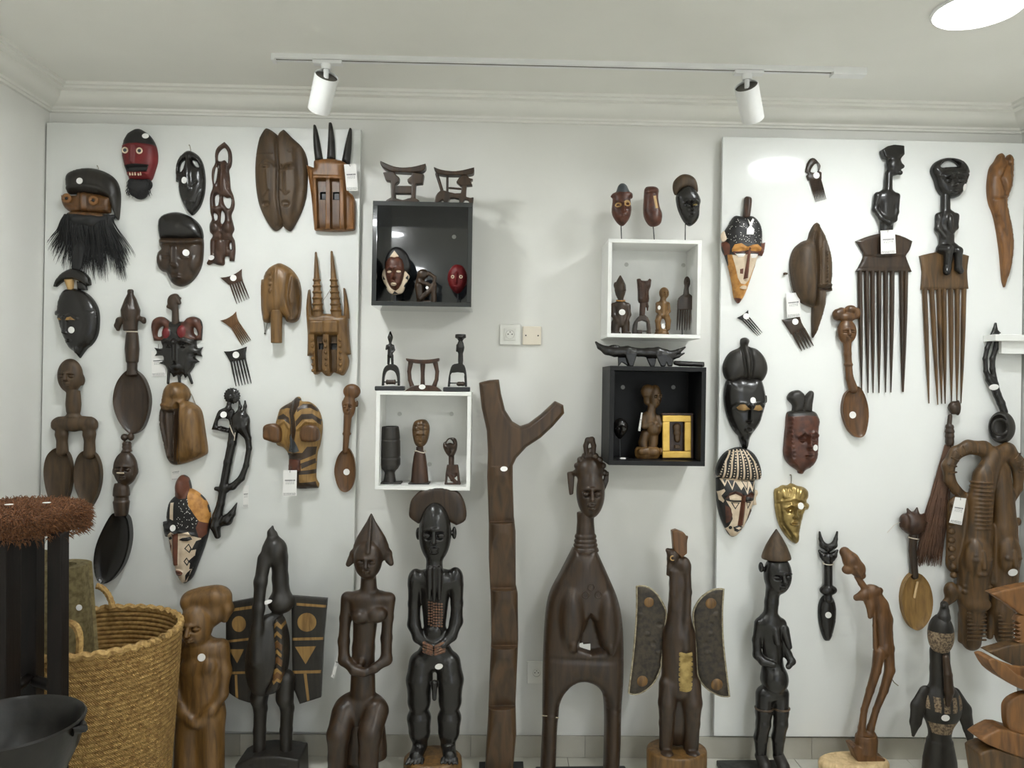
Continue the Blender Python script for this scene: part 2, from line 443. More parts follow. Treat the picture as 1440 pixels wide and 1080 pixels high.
    def sdf(s, name, prims, m, h=None, k=0.0, parent=None, paint=None, sharp=None):
        prims = flat(prims); h = h or 1.2*s.k
        un = [p for p in prims if p.op == '+']
        lo = np.min([p.lo for p in un], 0)-3*h; hi = np.max([p.hi for p in un], 0)+3*h
        n = np.ceil((hi-lo)/h).astype(int)+1
        ax = [lo[i]+np.arange(n[i])*h for i in range(3)]
        V = np.full(n, 4*h, np.float32)
        for p in prims:
            kk = (k if p.k is None else p.k); pad = 2.5*h+kk*1.2
            a = np.maximum(np.floor((p.lo-pad-lo)/h).astype(int), 0); b = np.minimum(np.ceil((p.hi+pad-lo)/h).astype(int)+1, n)
            if (b <= a).any(): continue
            X = ax[0][a[0]:b[0], None, None]; Y = ax[1][None, a[1]:b[1], None]; W = ax[2][None, None, a[2]:b[2]]
            X, Y, W = np.broadcast_arrays(X, Y, W)
            v = p.f(X, Y, W).astype(np.float32); sub = V[a[0]:b[0], a[1]:b[1], a[2]:b[2]]
            if p.op == '+':
                if kk > 0:
                    q = np.clip(.5+.5*(sub-v)/kk, 0, 1); r = sub+(v-sub)*q-kk*q*(1-q)
                else: r = np.minimum(sub, v)
            else:
                v = -v
                if kk > 0:
                    q = np.clip(.5-.5*(sub-v)/kk, 0, 1); r = sub+(v-sub)*q+kk*q*(1-q)
                else: r = np.maximum(sub, v)
            V[a[0]:b[0], a[1]:b[1], a[2]:b[2]] = r
        if s.clip is not None: V = np.maximum(V, (s.clip-ax[2])[None, None, :].astype(np.float32))
        pos, Q = surfnet(V, lo, h)
        mi = None; mats = m if isinstance(m, (list, tuple)) else [m]
        if paint:
            c = pos[Q].mean(1); mi = np.zeros(len(Q), int)
            for f, i in paint: mi[f(c[:, 0], c[:, 1], c[:, 2])] = i
        return s.add(name, pos, Q, mats, parent, mi=mi, sharp=sharp)
    def tube(s, name, pts, r, m, parent=None, sides=8, close=False):
        r = [q*s.m for q in r] if isinstance(r, (list, tuple)) else r*s.m
        return tube(name, [tuple(p) for p in s.loc(pts)], r, m, parent or s.o, sides, close)
    def surf(s, x, y, r):
        A = np.concatenate(s.pts); d = (A[:, 0]-x)**2+(A[:, 1]-y)**2; i = d < r*r
        if not i.any(): i = d <= d.min()+1e-6
        return A[i]
    def sticker(s, x, y, r=None, ry=None, name='price_sticker', m=None, ang=0):
        r = r or 4.6*s.k; ry = ry or r
        q = s.surf(x, y, max(r, ry)*1.7); wm = q[:, 2].max(); q = q[q[:, 2] > wm-2.2*max(r, ry)]
        a, b = 0.0, 0.0
        if len(q) > 8:
            M = np.stack([q[:, 0]-x, q[:, 1]-y, np.ones(len(q))], 1); sol = np.linalg.lstsq(M, q[:, 2], rcond=None)[0]
            a, b = np.clip(sol[:2], -1.2, 1.2)
            res = (q[:, 2]-M@np.array([sol[0], sol[1], 0]))
            near = (q[:, 0]-x)**2+(q[:, 1]-y)**2 < (1.15*r)**2
            c0 = (res[near] if near.any() else res).max()
        else: c0 = wm
        A = []; n = 18; th = .25*s.k
        for e, t in ((th, .0), (th, 1.0), (-th, 1.0)):
            if t == 0: A.append((x, y, c0+e+.1*s.k)); continue
            for (px, py) in ellp(x, y, r, ry, n, ang): A.append((px, py, c0+e+.1*s.k+a*(px-x)+b*(py-y)))
        F3 = [(0, 1+i, 1+(i+1) % n) for i in range(n)]; F4 = [(1+i, 1+n+i, 1+n+(i+1) % n, 1+(i+1) % n) for i in range(n)]
        sv = s.pts; o = s.add(name, A, [np.array(F3), np.array(F4)], m or STICK, smooth=False, fix=False); s.pts.pop()
        fixn(o); return o
    def tag(s, quad, w, string=None, grey=False):
        """hanging card price tag; quad = corners TL,TR,BR,BL"""
        A = [(x, y, w+e) for e in (0, .5*s.k) for x, y in quad]
        F = [(0,1,2,3), (4,5,6,7), (0,1,5,4), (1,2,6,5), (2,3,7,6), (3,0,4,7)]
        o = s.add('price_tag', A, np.array(F), CARD, smooth=False); s.pts.pop(); fixn(o)
        q = [np.array(p, float) for p in quad]
        def at(a, b): return (q[0]*(1-a)+q[1]*a)*(1-b)+(q[3]*(1-a)+q[2]*a)*b
        PV = []; PF = []
        rnd = random.Random(3)
        def dash(a0, a1, b0, b1):
            o = len(PV)
            for a, b in ((a0, b0), (a1, b0), (a1, b1), (a0, b1)):
                p = at(a, b); PV.append((p[0], p[1], w+.58*s.k))
            PF.append((o, o+1, o+2, o+3))
        a = .14
        while a < .84:
            l = rnd.uniform(.05, .10); dash(a, a+l, .37, .415); a += l+.025
        for row, hgt in ((.45, .012), (.49, .012), (.53, .01)):
            a = .2
            while a < .8: l = rnd.uniform(.04, .12); dash(a, a+l, row, row+hgt); a += l+.05
        for i in range(3):
            a = .06
            while a < .92: l = rnd.uniform(.02, .05); dash(a, a+l, .88+.035*i, .9+.035*i); a += l+.035
        p = mkobj('print', s.loc(PV), np.array(PF), INK, o, smooth=False, fix=False); p['kind'] = 'stuff'
        hp = at(.5, .09)
        if string:
            s.tube('tag_string', [(string[0], string[1], string[2] if len(string) > 2 else w+.3*s.k), ((string[0]+hp[0])/2, (string[1]+hp[1])/2, w+1.0*s.k), (hp[0], hp[1], w+.8*s.k)], .35*s.k, STRING, sides=5)
        return o
    def hook(s, x0, y0, x1, y1, w=3):
        """wire loop from a nail to the thing"""
        s.tube('wire_hook', [(x0-2, y0+2, w), (x0, y0-4, w+4), (x0+4, y0, w+3), ((x0+x1)/2+3, (y0+y1)/2, w+2), (x1, y1, w)], .45*s.k, WIRE, sides=5)
def fixn(o):
    import bmesh
    b = bmesh.new(); b.from_mesh(o.data); bmesh.ops.recalc_face_normals(b, faces=b.faces); b.to_mesh(o.data); b.free()
def head(x, y, w, rx, ry, rw, t=0.0, a=1.0, k=None):
    """carved head with brow, nose, eyes and lips; t turns the face sideways"""
    kk = .09*rx; fx = x+t*rx; fw = w+rw*math.sqrt(max(.05, 1-t*t))*.97; a *= 1.25
    o = [E(x, y, w, rx, ry, rw, k=k)]
    for s in (-1, 1):
        ex = fx+s*.40*rx; dw = -rw*.16*(1-s*t*1.2)
        o += [cut(E(ex, y+.02*ry, fw+dw+.12*rw, .30*rx, .15*ry, .26*rw*a), .08*rx)]
    for s in (-1, 1):
        ex = fx+s*.40*rx; dw = -rw*.16*(1-s*t*1.2)
        o += [C((fx+s*.68*rx, y-.12*ry, fw-.34*rw+s*t*.2*rw), (fx+s*.10*rx, y-.19*ry, fw+.05*rw*a), .07*rx, .10*rx, k=kk),
              E(ex, y+.03*ry, fw+dw-.02*rw, .24*rx, .085*ry, .15*rw*a, k=kk*.4), cut(C((ex-.2*rx, y+.035*ry, fw+dw+.13*rw*a), (ex+.2*rx, y+.035*ry, fw+dw+.13*rw*a), .035*rx), .01*rx)]
    o += [C((fx, y-.18*ry, fw+.02*rw), (fx+t*.12*rx, y+.22*ry, fw+.20*rw*a), .085*rx, .15*rx, k=kk), E(fx+t*.1*rx, y+.25*ry, fw+.12*rw*a, .22*rx, .07*ry, .16*rw, k=kk*.6),
          E(fx, y+.45*ry, fw-.08*rw, .30*rx, .065*ry, .19*rw*a, k=kk*.3), E(fx, y+.565*ry, fw-.15*rw, .26*rx, .065*ry, .19*rw*a, k=kk*.3)]
    return o
def struct(o, label=None, cat=None):
    o['kind'] = 'structure'
    if label: o['label'] = label
    if cat: o['category'] = cat
    return o

# ================================================================ the room
WALL = mat('wall_plaster', (232,231,226), (226,225,219), .75, 'paint', .5, .05)
CEILM = mat('ceiling_paint', (238,237,230), (233,232,225), .8, 'paint', .5, .03)
PANELM = mat('gloss_panel', (236,237,234), (231,232,229), .10, 'paint', .4, .008, spec=.5)
PANELM2 = mat('satin_panel', (226,227,223), (219,220,216), .34, 'paint', .6, .02)
TILEM = mat('floor_tile_glaze', (222,220,210), (212,210,198), .25, 'paint', 2, .02)
GROUT = mat('grout', (150,146,136), None, .9, 'paint', 3, .1)
SKIRT = mat('skirting_tile', (196,192,180), (186,182,170), .35, 'paint', 2, .02)
BLACKBOX = mat('black_lacquer', (34,37,40), (28,31,34), .12, 'paint', 3, .03, spec=.6, coat=1.0)
BLACKBOX2 = mat('black_stain', (30,30,31), (24,24,25), .5, 'paint', 3, .06, spec=.25)
WHITEBOX = mat('white_lacquer', (240,240,236), None, .35, 'paint', 2, .02)
PLASTW = mat('white_plastic', (238,237,230), None, .35, 'paint', 2, 0)
PLASTB = mat('cream_plastic', (228,218,200), None, .4, 'paint', 2, 0)
LAMPW = mat('lamp_white', (240,240,238), None, .4, 'paint', 2, 0)
LAMPD = mat('lamp_dark', (92,88,80), None, .5, 'paint', 2, 0)
HOLE = mat('socket_hole', (50,46,42), None, .6, 'paint', 2, 0)

fl = struct(box('floor', X_L-.1, X_R+.1, Y_BACK-.1, .1, -.12, -.004, GROUT))
TW = .452
tile_me = None
xs = np.arange(X_L-.19, X_R, TW); ys = -np.arange(0.002, -Y_BACK, TW)
for x in xs:
    for y in ys:
        x0, x1 = max(x+.0015, X_L), min(x+TW-.0015, X_R); y1, y0 = y-.0015, max(y-TW+.0015, Y_BACK)
        if x1-x0 < .02 or y1-y0 < .02: continue
        full = x1-x0 > TW-.01 and y1-y0 > TW-.01
        if full and tile_me:
            t = bpy.data.objects.new('tile', tile_me); COL.objects.link(t); t.parent = fl
        else:
            t = mkobj('tile', box_v(-(x1-x0)/2, (x1-x0)/2, -(y1-y0)/2, (y1-y0)/2, -.004, 0), np.array(BOXF), TILEM, fl, smooth=False)
            if full: tile_me = t.data
        t.location = ((x0+x1)/2, (y0+y1)/2, 0)
struct(box('wall_back', X_L-.15, X_R+.15, 0, .15, -.1, CEIL_Z+.1, WALL))
struct(box('wall_left', X_L-.15, X_L, Y_BACK-.15, 0, -.1, CEIL_Z+.1, WALL))
struct(box('wall_right', X_R, X_R+.15, Y_BACK-.15, 0, -.1, CEIL_Z+.1, WALL))
# wall behind the photographer with an unseen opening added for cool daylight fill
WX0, WX1, WZ1 = .7, 1.95, 2.1
wr = box('wall_rear', X_L, WX0, Y_BACK-.15, Y_BACK, -.1, CEIL_Z+.1, WALL); struct(wr)
box('wall_pier', WX1, X_R, Y_BACK-.15, Y_BACK, -.1, CEIL_Z+.1, WALL, wr)
box('wall_lintel', WX0, WX1, Y_BACK-.15, Y_BACK, WZ1, CEIL_Z+.1, WALL, wr)
struct(box('ceiling', X_L-.15, X_R+.15, Y_BACK-.15, .15, CEIL_Z, CEIL_Z+.12, CEILM))
wf = bpy.data.objects.new('added_window_1', None); COL.objects.link(wf); wf.location = ((WX0+WX1)/2, Y_BACK-.07, 0); struct(wf)
for a, b, c, d in ((WX0, WX0+.06, 0, WZ1), (WX1-.06, WX1, 0, WZ1), (WX0+.06, WX1-.06, WZ1-.06, WZ1), (WX0+.06, WX1-.06, 0, .08), (1.3, 1.36, .08, WZ1-.06)):
    box('added_window_frame', a-(WX0+WX1)/2, b-(WX0+WX1)/2, -.03, .03, c, d, LAMPD, wf)
pl = bpy.data.lights.new('daylight_portal', 'AREA'); pl.shape = 'RECTANGLE'; pl.size = WX1-WX0; pl.size_y = WZ1; pl.cycles.is_portal = True
po = bpy.data.objects.new('daylight_portal', pl); COL.objects.link(po); po.location = ((WX0+WX1)/2, Y_BACK-.16, WZ1/2); po.rotation_euler = (math.radians(90), 0, 0)

# cornice
prof = [(0, -.074), (.012, -.074), (.015, -.066), (.024, -.066), (.027, -.058), (.036, -.057)]
for i in range(7):
    a = math.pi/2*i/6; prof.append((.036+.066*math.sin(a)*.9, -.057+.036*(1-math.cos(a))))
prof += [(.108, -.020), (.120, -.0195), (.122, -.011), (.136, -.0105), (.138, 0), (0, 0)]
def cornice(name, ends):
    V = []; n = len(prof)
    for f in ends:
        for e, z in prof: V.append(f(e)+(CEIL_Z+z,))
    F = [(i, (i+1) % n, n+(i+1) % n, n+i) for i in range(n)]
    o = mkobj(name, V, [np.array(F), np.array([list(range(n))]), np.array([list(range(n, 2*n))])], CEILM, sharp=35); struct(o)
cornice('trim_1', [lambda e: (X_L+e, -e), lambda e: (X_R-e, -e)])
cornice('trim_2', [lambda e: (X_L+e, -e), lambda e: (X_L+e, Y_BACK)])
cornice('trim_3', [lambda e: (X_R-e, -e), lambda e: (X_R-e, Y_BACK)])

# skirting tiles
for nm, x0, x1 in (('baseboard_back', X_L, X_R),):
    sk = struct(box(nm, x0, x1, -.008, 0, 0, .083, GROUT))
    x = x0-.12
    while x < x1:
        a, b = max(x+.001, x0), min(x+TW-.001, x1)
        t = box('skirting_tile', -(b-a)/2, (b-a)/2, -.012, -.008, .001, .085, SKIRT, sk); t.location = ((a+b)/2, 0, 0); x += TW
# display panels fixed to the back wall
LP, RP = .030, .042
def panel(name, x0, x1, th, m, label):
    z0, z1 = .103, 2.461
    e = bpy.data.objects.new(name, None); COL.objects.link(e); e.location = ((x0+x1)/2, 0, z0); e['label'] = label; e['category'] = 'panel'
    w = (x1-x0)/2
    box('panel_face', -w, w, -th, -th+.018, 0, z1-z0, m, e, bev=.0015)
    for s in (-1, 0, 1): box('batten', s*(w-.08)-.03, s*(w-.08)+.03, -th+.018, -.001, .05, z1-z0-.05, WALL, e)
panel('display_panel', -1.758, -.5435, LP, PANELM2, 'tall white display panel on the left crowded with masks and spoons')
panel('display_panel', .878, 2.083, RP, PANELM, 'glossy white display panel on the right carrying the big combs')

# ceiling lamps
GLOW = {}
for i, (x, L, e) in enumerate(LAMPS):
    names = {0: 'recessed ceiling light nearest the wall on the left', 1: 'glowing round ceiling light at the top right of the picture',
             2: 'second ceiling light of the left row behind the track', 3: 'unseen second ceiling light of the right row, added for fill',
             4: 'unseen third ceiling light of the left row, added for fill', 5: 'unseen third ceiling light of the right row, added for fill'}
    t = bpy.data.objects.new('ceiling_light', None); COL.objects.link(t); t.location = (x, -L, CEIL_Z)
    t['label'] = names[i]; t['category'] = 'lamp'; t['group'] = 'round ceiling lights'
    lathe('rim', [(.108, -.006), (.118, -.010), (.124, -.006), (.124, 0)], LAMPW, t, 32, closed=False)
    gm = mat('lamp_glow_%d' % i, (248,252,253), None, .5, 'paint', 2, 0, emit=e)
    lathe('diffuser', [(.108, -.006), (.108, -.001)], gm, t, 32)

# track with two spotlights
a, b = P(388, 69.5, .41), P(1214, 80, .41)
tl = bpy.data.objects.new('ceiling_track', None); COL.objects.link(tl); tl.location = ((a.x+b.x)/2, -.41, CEIL_Z)
tl['label'] = 'white ceiling track rail carrying two spotlights'; tl['category'] = 'track'
w = (b.x-a.x)/2
box('rail', -w, w, .006, .018, -.016, 0, LAMPW, tl); box('rail', -w, w, -.018, -.006, -.016, 0, LAMPW, tl)
box('rail_slot', -w, w, -.006, .006, -.014, 0, LAMPD, tl)
box('end_cap', -w-.012, -w, -.018, .018, -.023, 0, LAMPW, tl); box('feed_box', w-.11, w+.005, -.019, .019, -.026, 0, LAMPW, tl)
def spot(u, label, ax):
    x = P(u, 80, .41).x
    t = bpy.data.objects.new('track_spotlight', None); COL.objects.link(t); t.location = (x, -.41, CEIL_Z-.0165)
    t['label'] = label; t['category'] = 'spotlight'; t['group'] = 'track spotlights'
    box('adapter', -.045, .055, -.014, .014, -.012, 0, LAMPW, t, bev=.002)
    lathe('collar', [(.016, -.03), (.018, -.012)], LAMPW, t, 16)
    lathe('stem', [(.009, -.062), (.009, -.03)], LAMPW, t, 12)
    b = lathe('lamp_body', [(.036, -.064), (.039, -.067), (.0405, .060), (.0395, .062), (.037, .060)], LAMPW, t, 28, closed=False)
    back = lathe('lamp_back', [(.0385, .052), (.0385, .054)], LAMPD, b, 28); lathe('lens', [(.037, -.060), (.037, -.058)], LAMPD, b, 28)
    ax = Vector(ax).normalized(); q = Vector((0, 0, -1)).rotation_difference(ax)
    b.rotation_mode = 'QUATERNION'; b.rotation_quaternion = q; b.location = Vector((0, 0, -.060))+ax*.05
spot(459, 'left white cylindrical track spotlight tilted down to the left', (-.34, .64, -.69))
spot(1051, 'right white cylindrical track spotlight tilted down to the right', (.40, .62, -.67))

# sockets
def plate(name, label, u0, v0, u1, v1, kind, m):
    c = P((u0+u1)/2, (v0+v1)/2, .005); w = (u1-u0)*.00141; h = (v1-v0)*.00141
    t = bpy.data.objects.new(name, None); COL.objects.link(t); t.location = (c.x, 0, c.z); t['label'] = label; t['category'] = 'socket' if kind else 'cover plate'
    box('plate', -w, w, -.010, 0, -h, h, m, t, bev=.003)
    if kind:
        if kind == 1: box('inner_plate', -w*.56, w*.56, -.014, -.0095, -h*.58, h*.58, m, t, bev=.0015)
        r = w*(.42 if kind == 1 else .4); y = -.0145 if kind == 1 else -.0105
        o = lathe('socket_ring', [(r*.86, 0), (r, .001), (r, 0.003)], GROUT, t, 24, closed=False); o.rotation_euler = (math.pi/2, 0, 0); o.location = (0, y+.0012, 0)
        o = lathe('socket_face', [(r*.9, 0), (r*.9, .0012)], m, t, 24); o.rotation_euler = (math.pi/2, 0, 0); o.location = (0, y+.0012, 0)
        for dx, dz, rr in ((-.45, .05, .14), (.45, .05, .14), (0, .55, .12)):
            o = lathe('socket_hole', [(r*rr, 0), (r*rr, .001)], HOLE, t, 10); o.rotation_euler = (math.pi/2, 0, 0); o.location = (dx*r, y-.0003, dz*r)
    else:
        for s in (-1, 1):
            o = lathe('screw', [(.003, 0), (.003, .0015)], HOLE, t, 10); o.rotation_euler = (math.pi/2, 0, 0); o.location = (s*w*.66, -.0098, 0)
plate('wall_socket', 'white square wall socket beside the cream cover plate', 702.5, 456, 732, 485, 1, PLASTW)
plate('blank_cover_plate', 'cream square blank plate with two screws beside the socket', 735, 459, 761, 485, 0, PLASTB)
plate('wall_socket', 'low wall socket near the floor between the ladder and the arched figure', 741, 930, 768, 961, 2, PLASTW)

# wall boxes
BOXES = {}
def wallbox(key, name, label, u0, v0, u1, v1, dep, th, m, caps, capm):
    a, b = P(u0, v1, dep), P(u1, v0, dep); cx = (a.x+b.x)/2; w = (b.x-a.x)/2; h = b.z-a.z
    t = bpy.data.objects.new(name, None); COL.objects.link(t); t.location = (cx, 0, a.z); t['label'] = label; t['category'] = 'shelf'; t['group'] = 'square wall boxes'
    box('bottom_panel', -w, w, -dep, 0, 0, th, m, t, bev=.0012); box('top_panel', -w, w, -dep, 0, h-th, h, m, t, bev=.0012)
    box('side_panel', -w, -w+th, -dep, 0, th, h-th, m, t, bev=.0012); box('side_panel', w-th, w, -dep, 0, th, h-th, m, t, bev=.0012)
    box('back_panel', -w+th, w-th, -.012, 0, th, h-th, m, t)
    for u, v in caps:
        p = P(u, v, .013); o = lathe('screw_cap', [(.0085, 0), (.008, .0015)], capm, t, 14); o.rotation_euler = (math.pi/2, 0, 0); o.location = (p.x-cx, -.012, p.z-a.z)
    BOXES[key] = (a.z+th, a.z+h, cx, w-th, dep)
CAPG = mat('grey_cap', (150,150,146), None, .5, 'paint', 2, 0); CAPG2 = mat('pale_cap', (206,206,200), None, .5, 'paint', 2, 0)
wallbox('BL', 'black_wall_box', 'black lacquered wall box with two headrests on top', 522, 285, 665, 429.5, .21, .017, BLACKBOX, [(638.5, 333)], CAPG2)
wallbox('WL', 'white_wall_box', 'white wall box holding a black cup and two busts', 527, 551.5, 663, 688.5, .18, .0145, WHITEBOX, [(562, 582), (635, 582), (604, 653)], CAPG2)
wallbox('WR', 'white_wall_box', 'white wall box under three heads on rods', 853.5, 338, 987, 474, .18, .0145, WHITEBOX, [(881, 372), (961, 373)], CAPG2)
wallbox('BR', 'black_wall_box', 'black wall box with the gilt frame inside', 856, 516.5, 993.5, 654, .21, .017, BLACKBOX2, [(876, 544.5), (947, 544.5)], CAPG)

# short shelf on the right edge
a, b = P(1400, 479, .12), P(1400, 470, .12)
t = bpy.data.objects.new('wall_shelf', None); COL.objects.link(t); t.location = (X_R, 0, a.z); t['label'] = 'short white shelf at the right edge above the black ladle'; t['category'] = 'shelf'
box('shelf_board', a.x-X_R, 0, -.12, -RP-.002, 0, b.z-a.z, WHITEBOX, t, bev=.001)
q = P(1409, 497, .1); box('apron', q.x-X_R, 0, -.098, -.08, q.z-a.z, 0, WHITEBOX, t)

# ================================================================ left panel
def T(name, label, cat, zoom, anchor, L=LP+.001, **kw):
    t = Thing(name, label, cat, zoom, anchor, L, **kw); t.clip = 0.0; return t
GM = 'carved masks on the left panel'; GS = 'carved spoons on the walls'; GC = 'small combs on the left panel'
MASKW = .03

# --- black capped mask with ringed eyes and a hair beard
t = T('bearded_mask', 'red-brown mask with ring eyes, black cap and long black hair beard', 'mask', 'A', (380, 500), group=GM, wref=MASKW)
t.relief('cap', [(218,405),(226,378),(250,358),(300,340),(365,334),(430,345),(490,370),(530,405),(552,450),(561,510),(557,600),(548,662),(530,640),(500,560),(480,520),(400,508),(300,498),(235,497),(222,450)],
         EBONY_M, H=62, R=75, edge=16, bumps=[('l', [(240,470),(330,455),(440,470),(520,520)], 22, 8)])
f = t.relief('face', [(195,510,1),(290,512),(300,492),(350,495),(430,505),(480,520),(525,520,1),(528,540,1),(505,545),(500,615,1),(480,622),(310,615),(262,620),(225,595),(203,560)],
         RUST, H=34, R=40, edge=26, bumps=[('l', [(345,500),(345,600)], 24, 18), ('l', [(215,560),(300,590)], 14, -8), ('l', [(400,590),(500,590)], 14, -8)])
for x, y in ((252,540), (418,552)):
    t.sdf('eye_ring', [TO(x, y, 66, 22, 10), E(x, y, 56, 22, 22, 12)], [ORANGE], h=4.5, k=3)
t.sdf('pupil', [E(252,540,68,10,10,5)], BLACKP, h=3); t.sdf('pupil', [E(418,552,68,10,10,5)], BLACKP, h=3)
t.relief('lip', [(250,622),(330,618),(480,632),(478,664),(400,662),(300,648),(255,640)], RUST, H=22, R=14, edge=42)
rnd = random.Random(5); strands = []
for ci in range(46):                                         # locks of hair, each a bundle of strands
    a = (ci+.5)/46; x0 = 238+a*275; y0 = 636
    if a < .5: x1 = x0+(a-.30)*170+rnd.gauss(0, 22); y1 = 1075-abs(a-.24)*700+rnd.uniform(-60, 40)
    else: x1 = x0-30+(a-.5)*220+rnd.gauss(0, 30); y1 = rnd.uniform(900, 1080)
    if ci in (0, 1, 2): x1 = 130+ci*22; y1 = 860+ci*30
    if ci in (44, 45): x1 = 600+20*(ci-44); y1 = 960
    ph = rnd.uniform(0, 6); amp = rnd.uniform(6, 18)
    for k in range(13):
        ox, ow = rnd.gauss(0, 7), rnd.uniform(0, 1); sp = rnd.gauss(0, 13); le = rnd.uniform(.72, 1.03); pts = []
        for j in range(10):
            q = j/9; y = y0+(y1-y0)*q*le
            pts.append((x0+ox+(x1-x0)*q**1.15+sp*q+amp*q*math.sin(ph+q*5.2+k*.12), y, (26+30*ow)*(1-q)+(3+10*ow)*q+26*math.sin(math.pi*min(1, q*1.8))*(1-q)))
        strands.append(([tuple(p) for p in t.loc(pts)], [t.m*r for r in (3.0, 3.2, 3.2, 3.0, 2.8, 2.5, 2.1, 1.7, 1.2, .5)]))
tubes('hair_beard', strands, HAIRB, t.o)
t.sdf('beard_root', [CH([(255,640,34,20),(300,668,42,34),(400,680,44,38),(480,668,38,26),(525,645,26,14)]), C((330,700,30), (285,960,10), 58, 34, .3), C((440,690,26), (430,800,10), 40, 18, .4)], HAIRB, h=6, k=14)
t.sticker(335, 430, 20); t.hook(412, 318, 420, 338)

# --- red face mask with black forehead
t = T('red_face_mask', 'red painted mask with black forehead, white ring eyes and short black beard', 'mask', 'A', (688, 300), group=GM, wref=MASKW)
t.relief('face', [(640,95),(670,84),(700,90),(745,120),(780,170),(797,230),(798,290),(785,340),(765,400),(750,414,1),(625,412,1),(605,350),(585,290),(577,230),(585,170),(605,125)],
         [REDP, BLACKP], H=58, R=80, edge=16, regions=[([(560,60),(820,60),(820,196),(690,188),(560,196)], 1), ([(598,322),(680,318),(762,322),(748,366),(680,372),(612,364)], 1)],
         bumps=[('l', [(600,205),(690,198),(785,205)], 16, 8), ('l', [(660,215),(658,305)], 20, 18), ('a', [(602,322),(760,322),(746,368),(612,365)], -24, 12), ('l', [(615,378),(745,378)], 14, 14)])
for x, y in ((617,235), (708,238)):
    w = t.surf(x, y, 22)[:, 2].max(); t.sdf('eye_ring', [TO(x, y, w, 16, 5)], CREAM, h=2.6); t.sdf('pupil', [E(x, y, w-1, 13, 13, 5)], SLATE, h=3)
for i in range(5):
    x = 650+i*17; w = t.surf(x, 385, 8)[:, 2].max(); t.sdf('tooth', [C((x, 390, w-2), (x+1, 374, w+3), 5.5, 2)], CREAM, h=2.4)
bd = t.sdf('beard', [E(690,455,26,70,48,30), E(645,440,22,26,40,24), E(740,440,22,32,34,24), E(695,500,20,46,36,22), E(650,490,18,24,24,18)], HAIRB, h=5, k=12)
st = []
for i in range(170):
    x = rnd.uniform(618, 768); y = rnd.uniform(410, 500); st.append(([tuple(p) for p in t.loc([(x, y, 40), (x+rnd.uniform(-8, 8), y+14, 50), (x+rnd.uniform(-14, 14), y+rnd.uniform(22, 38), rnd.uniform(30, 48))])], [t.m*2.2, t.m*2, t.m*.6]))
tubes('beard_tuft', st, HAIRB, bd)
t.sticker(738, 138, 17, 19)

# --- small black oval mask with pierced hood
t = T('oval_mask', 'narrow glossy black mask pierced by two openings beside a curved hood', 'mask', 'A', (1010, 430), group=GM, wref=MASKW)
t.relief('face', [(990,224),(1030,232),(1065,260),(1090,310),(1102,380),(1103,440),(1095,510),(1070,580),(1035,625),(1018,634,1),(990,605),(960,550),(940,490),(935,425,1),(920,420,1),(918,350),(925,300),(950,255)],
         EBONY, H=48, R=62, edge=14, holes=[[(945,362),(942,330),(955,295),(980,280),(976,310),(960,345)], [(1020,282),(1050,293),(1066,327),(1045,322),(1030,305)]],
         bumps=[('l', [(1000,290),(1003,400),(1010,470)], 30, 16), ('l', [(965,440),(1010,470),(1060,430)], 12, -7), ('e', 1015, 555, 34, 18, 10), ('l', [(1080,470),(1040,580),(1018,620)], 9, -6)])
t.sticker(993, 425, 20); t.hook(1000, 186, 1010, 232)

# --- openwork carving
t = T('openwork_carving', 'tall brown openwork carving of interlaced looped figures', 'carving', 'A', (1222, 570), group='openwork on the left panel', wref=.01)
t.relief('carving', [(1238,176,1),(1265,205),(1280,240),(1284,290),(1278,330),(1265,355),(1270,400),(1275,470),(1290,510),(1300,560),(1295,600),(1280,640),(1290,690),(1298,730),(1285,765),(1300,800),(1305,860),(1298,930,1),(1270,930,1),(1268,905),(1240,905),(1238,945),(1225,958),(1195,955),(1165,945),(1140,955),(1127,945),(1140,920),(1150,895),(1148,840),(1150,800),(1165,770),(1147,745),(1145,700),(1160,665),(1150,620),(1147,560),(1150,510),(1165,460),(1158,400),(1162,350),(1180,310),(1180,250),(1195,210)],
         DARKR, H=18, R=16, edge=12, holes=[[(1235,212),(1258,240),(1262,285),(1258,312),(1240,292),(1215,300),(1195,290),(1200,245)], [(1182,335),(1196,345),(1190,400),(1180,440),(1170,435),(1172,380)],
         [(1178,520),(1205,512),(1200,575),(1180,580)], [(1228,520),(1250,530),(1278,530),(1280,570),(1270,598),(1250,590),(1232,560)], [(1168,625),(1195,640),(1192,670),(1175,672)], [(1218,610),(1238,630),(1240,670),(1225,695),(1212,680)], [(1268,820),(1282,815),(1284,855),(1272,855)], [(1196,318),(1203,330),(1200,345),(1194,335)]],
         bumps=[('l', [(1230,320),(1225,480)], 14, 14), ('l', [(1245,330),(1262,480)], 8, -8), ('l', [(1205,350),(1195,460)], 8, -7), ('e', 1180, 720, 34, 40, 14), ('e', 1262, 720, 34, 40, 14), ('l', [(1222,700),(1222,790)], 8, -10), ('e', 1215, 830, 30, 50, 12), ('l', [(1160,790),(1290,790)], 8, -8), ('l', [(1250,810),(1250,900)], 7, -8), ('l', [(1180,810),(1178,890)], 7, -8), ('e', 1190, 600, 22, 22, 8), ('e', 1222, 750, 9, 12, 10)])
t.sticker(1163, 913, 21, 15, ang=-10)

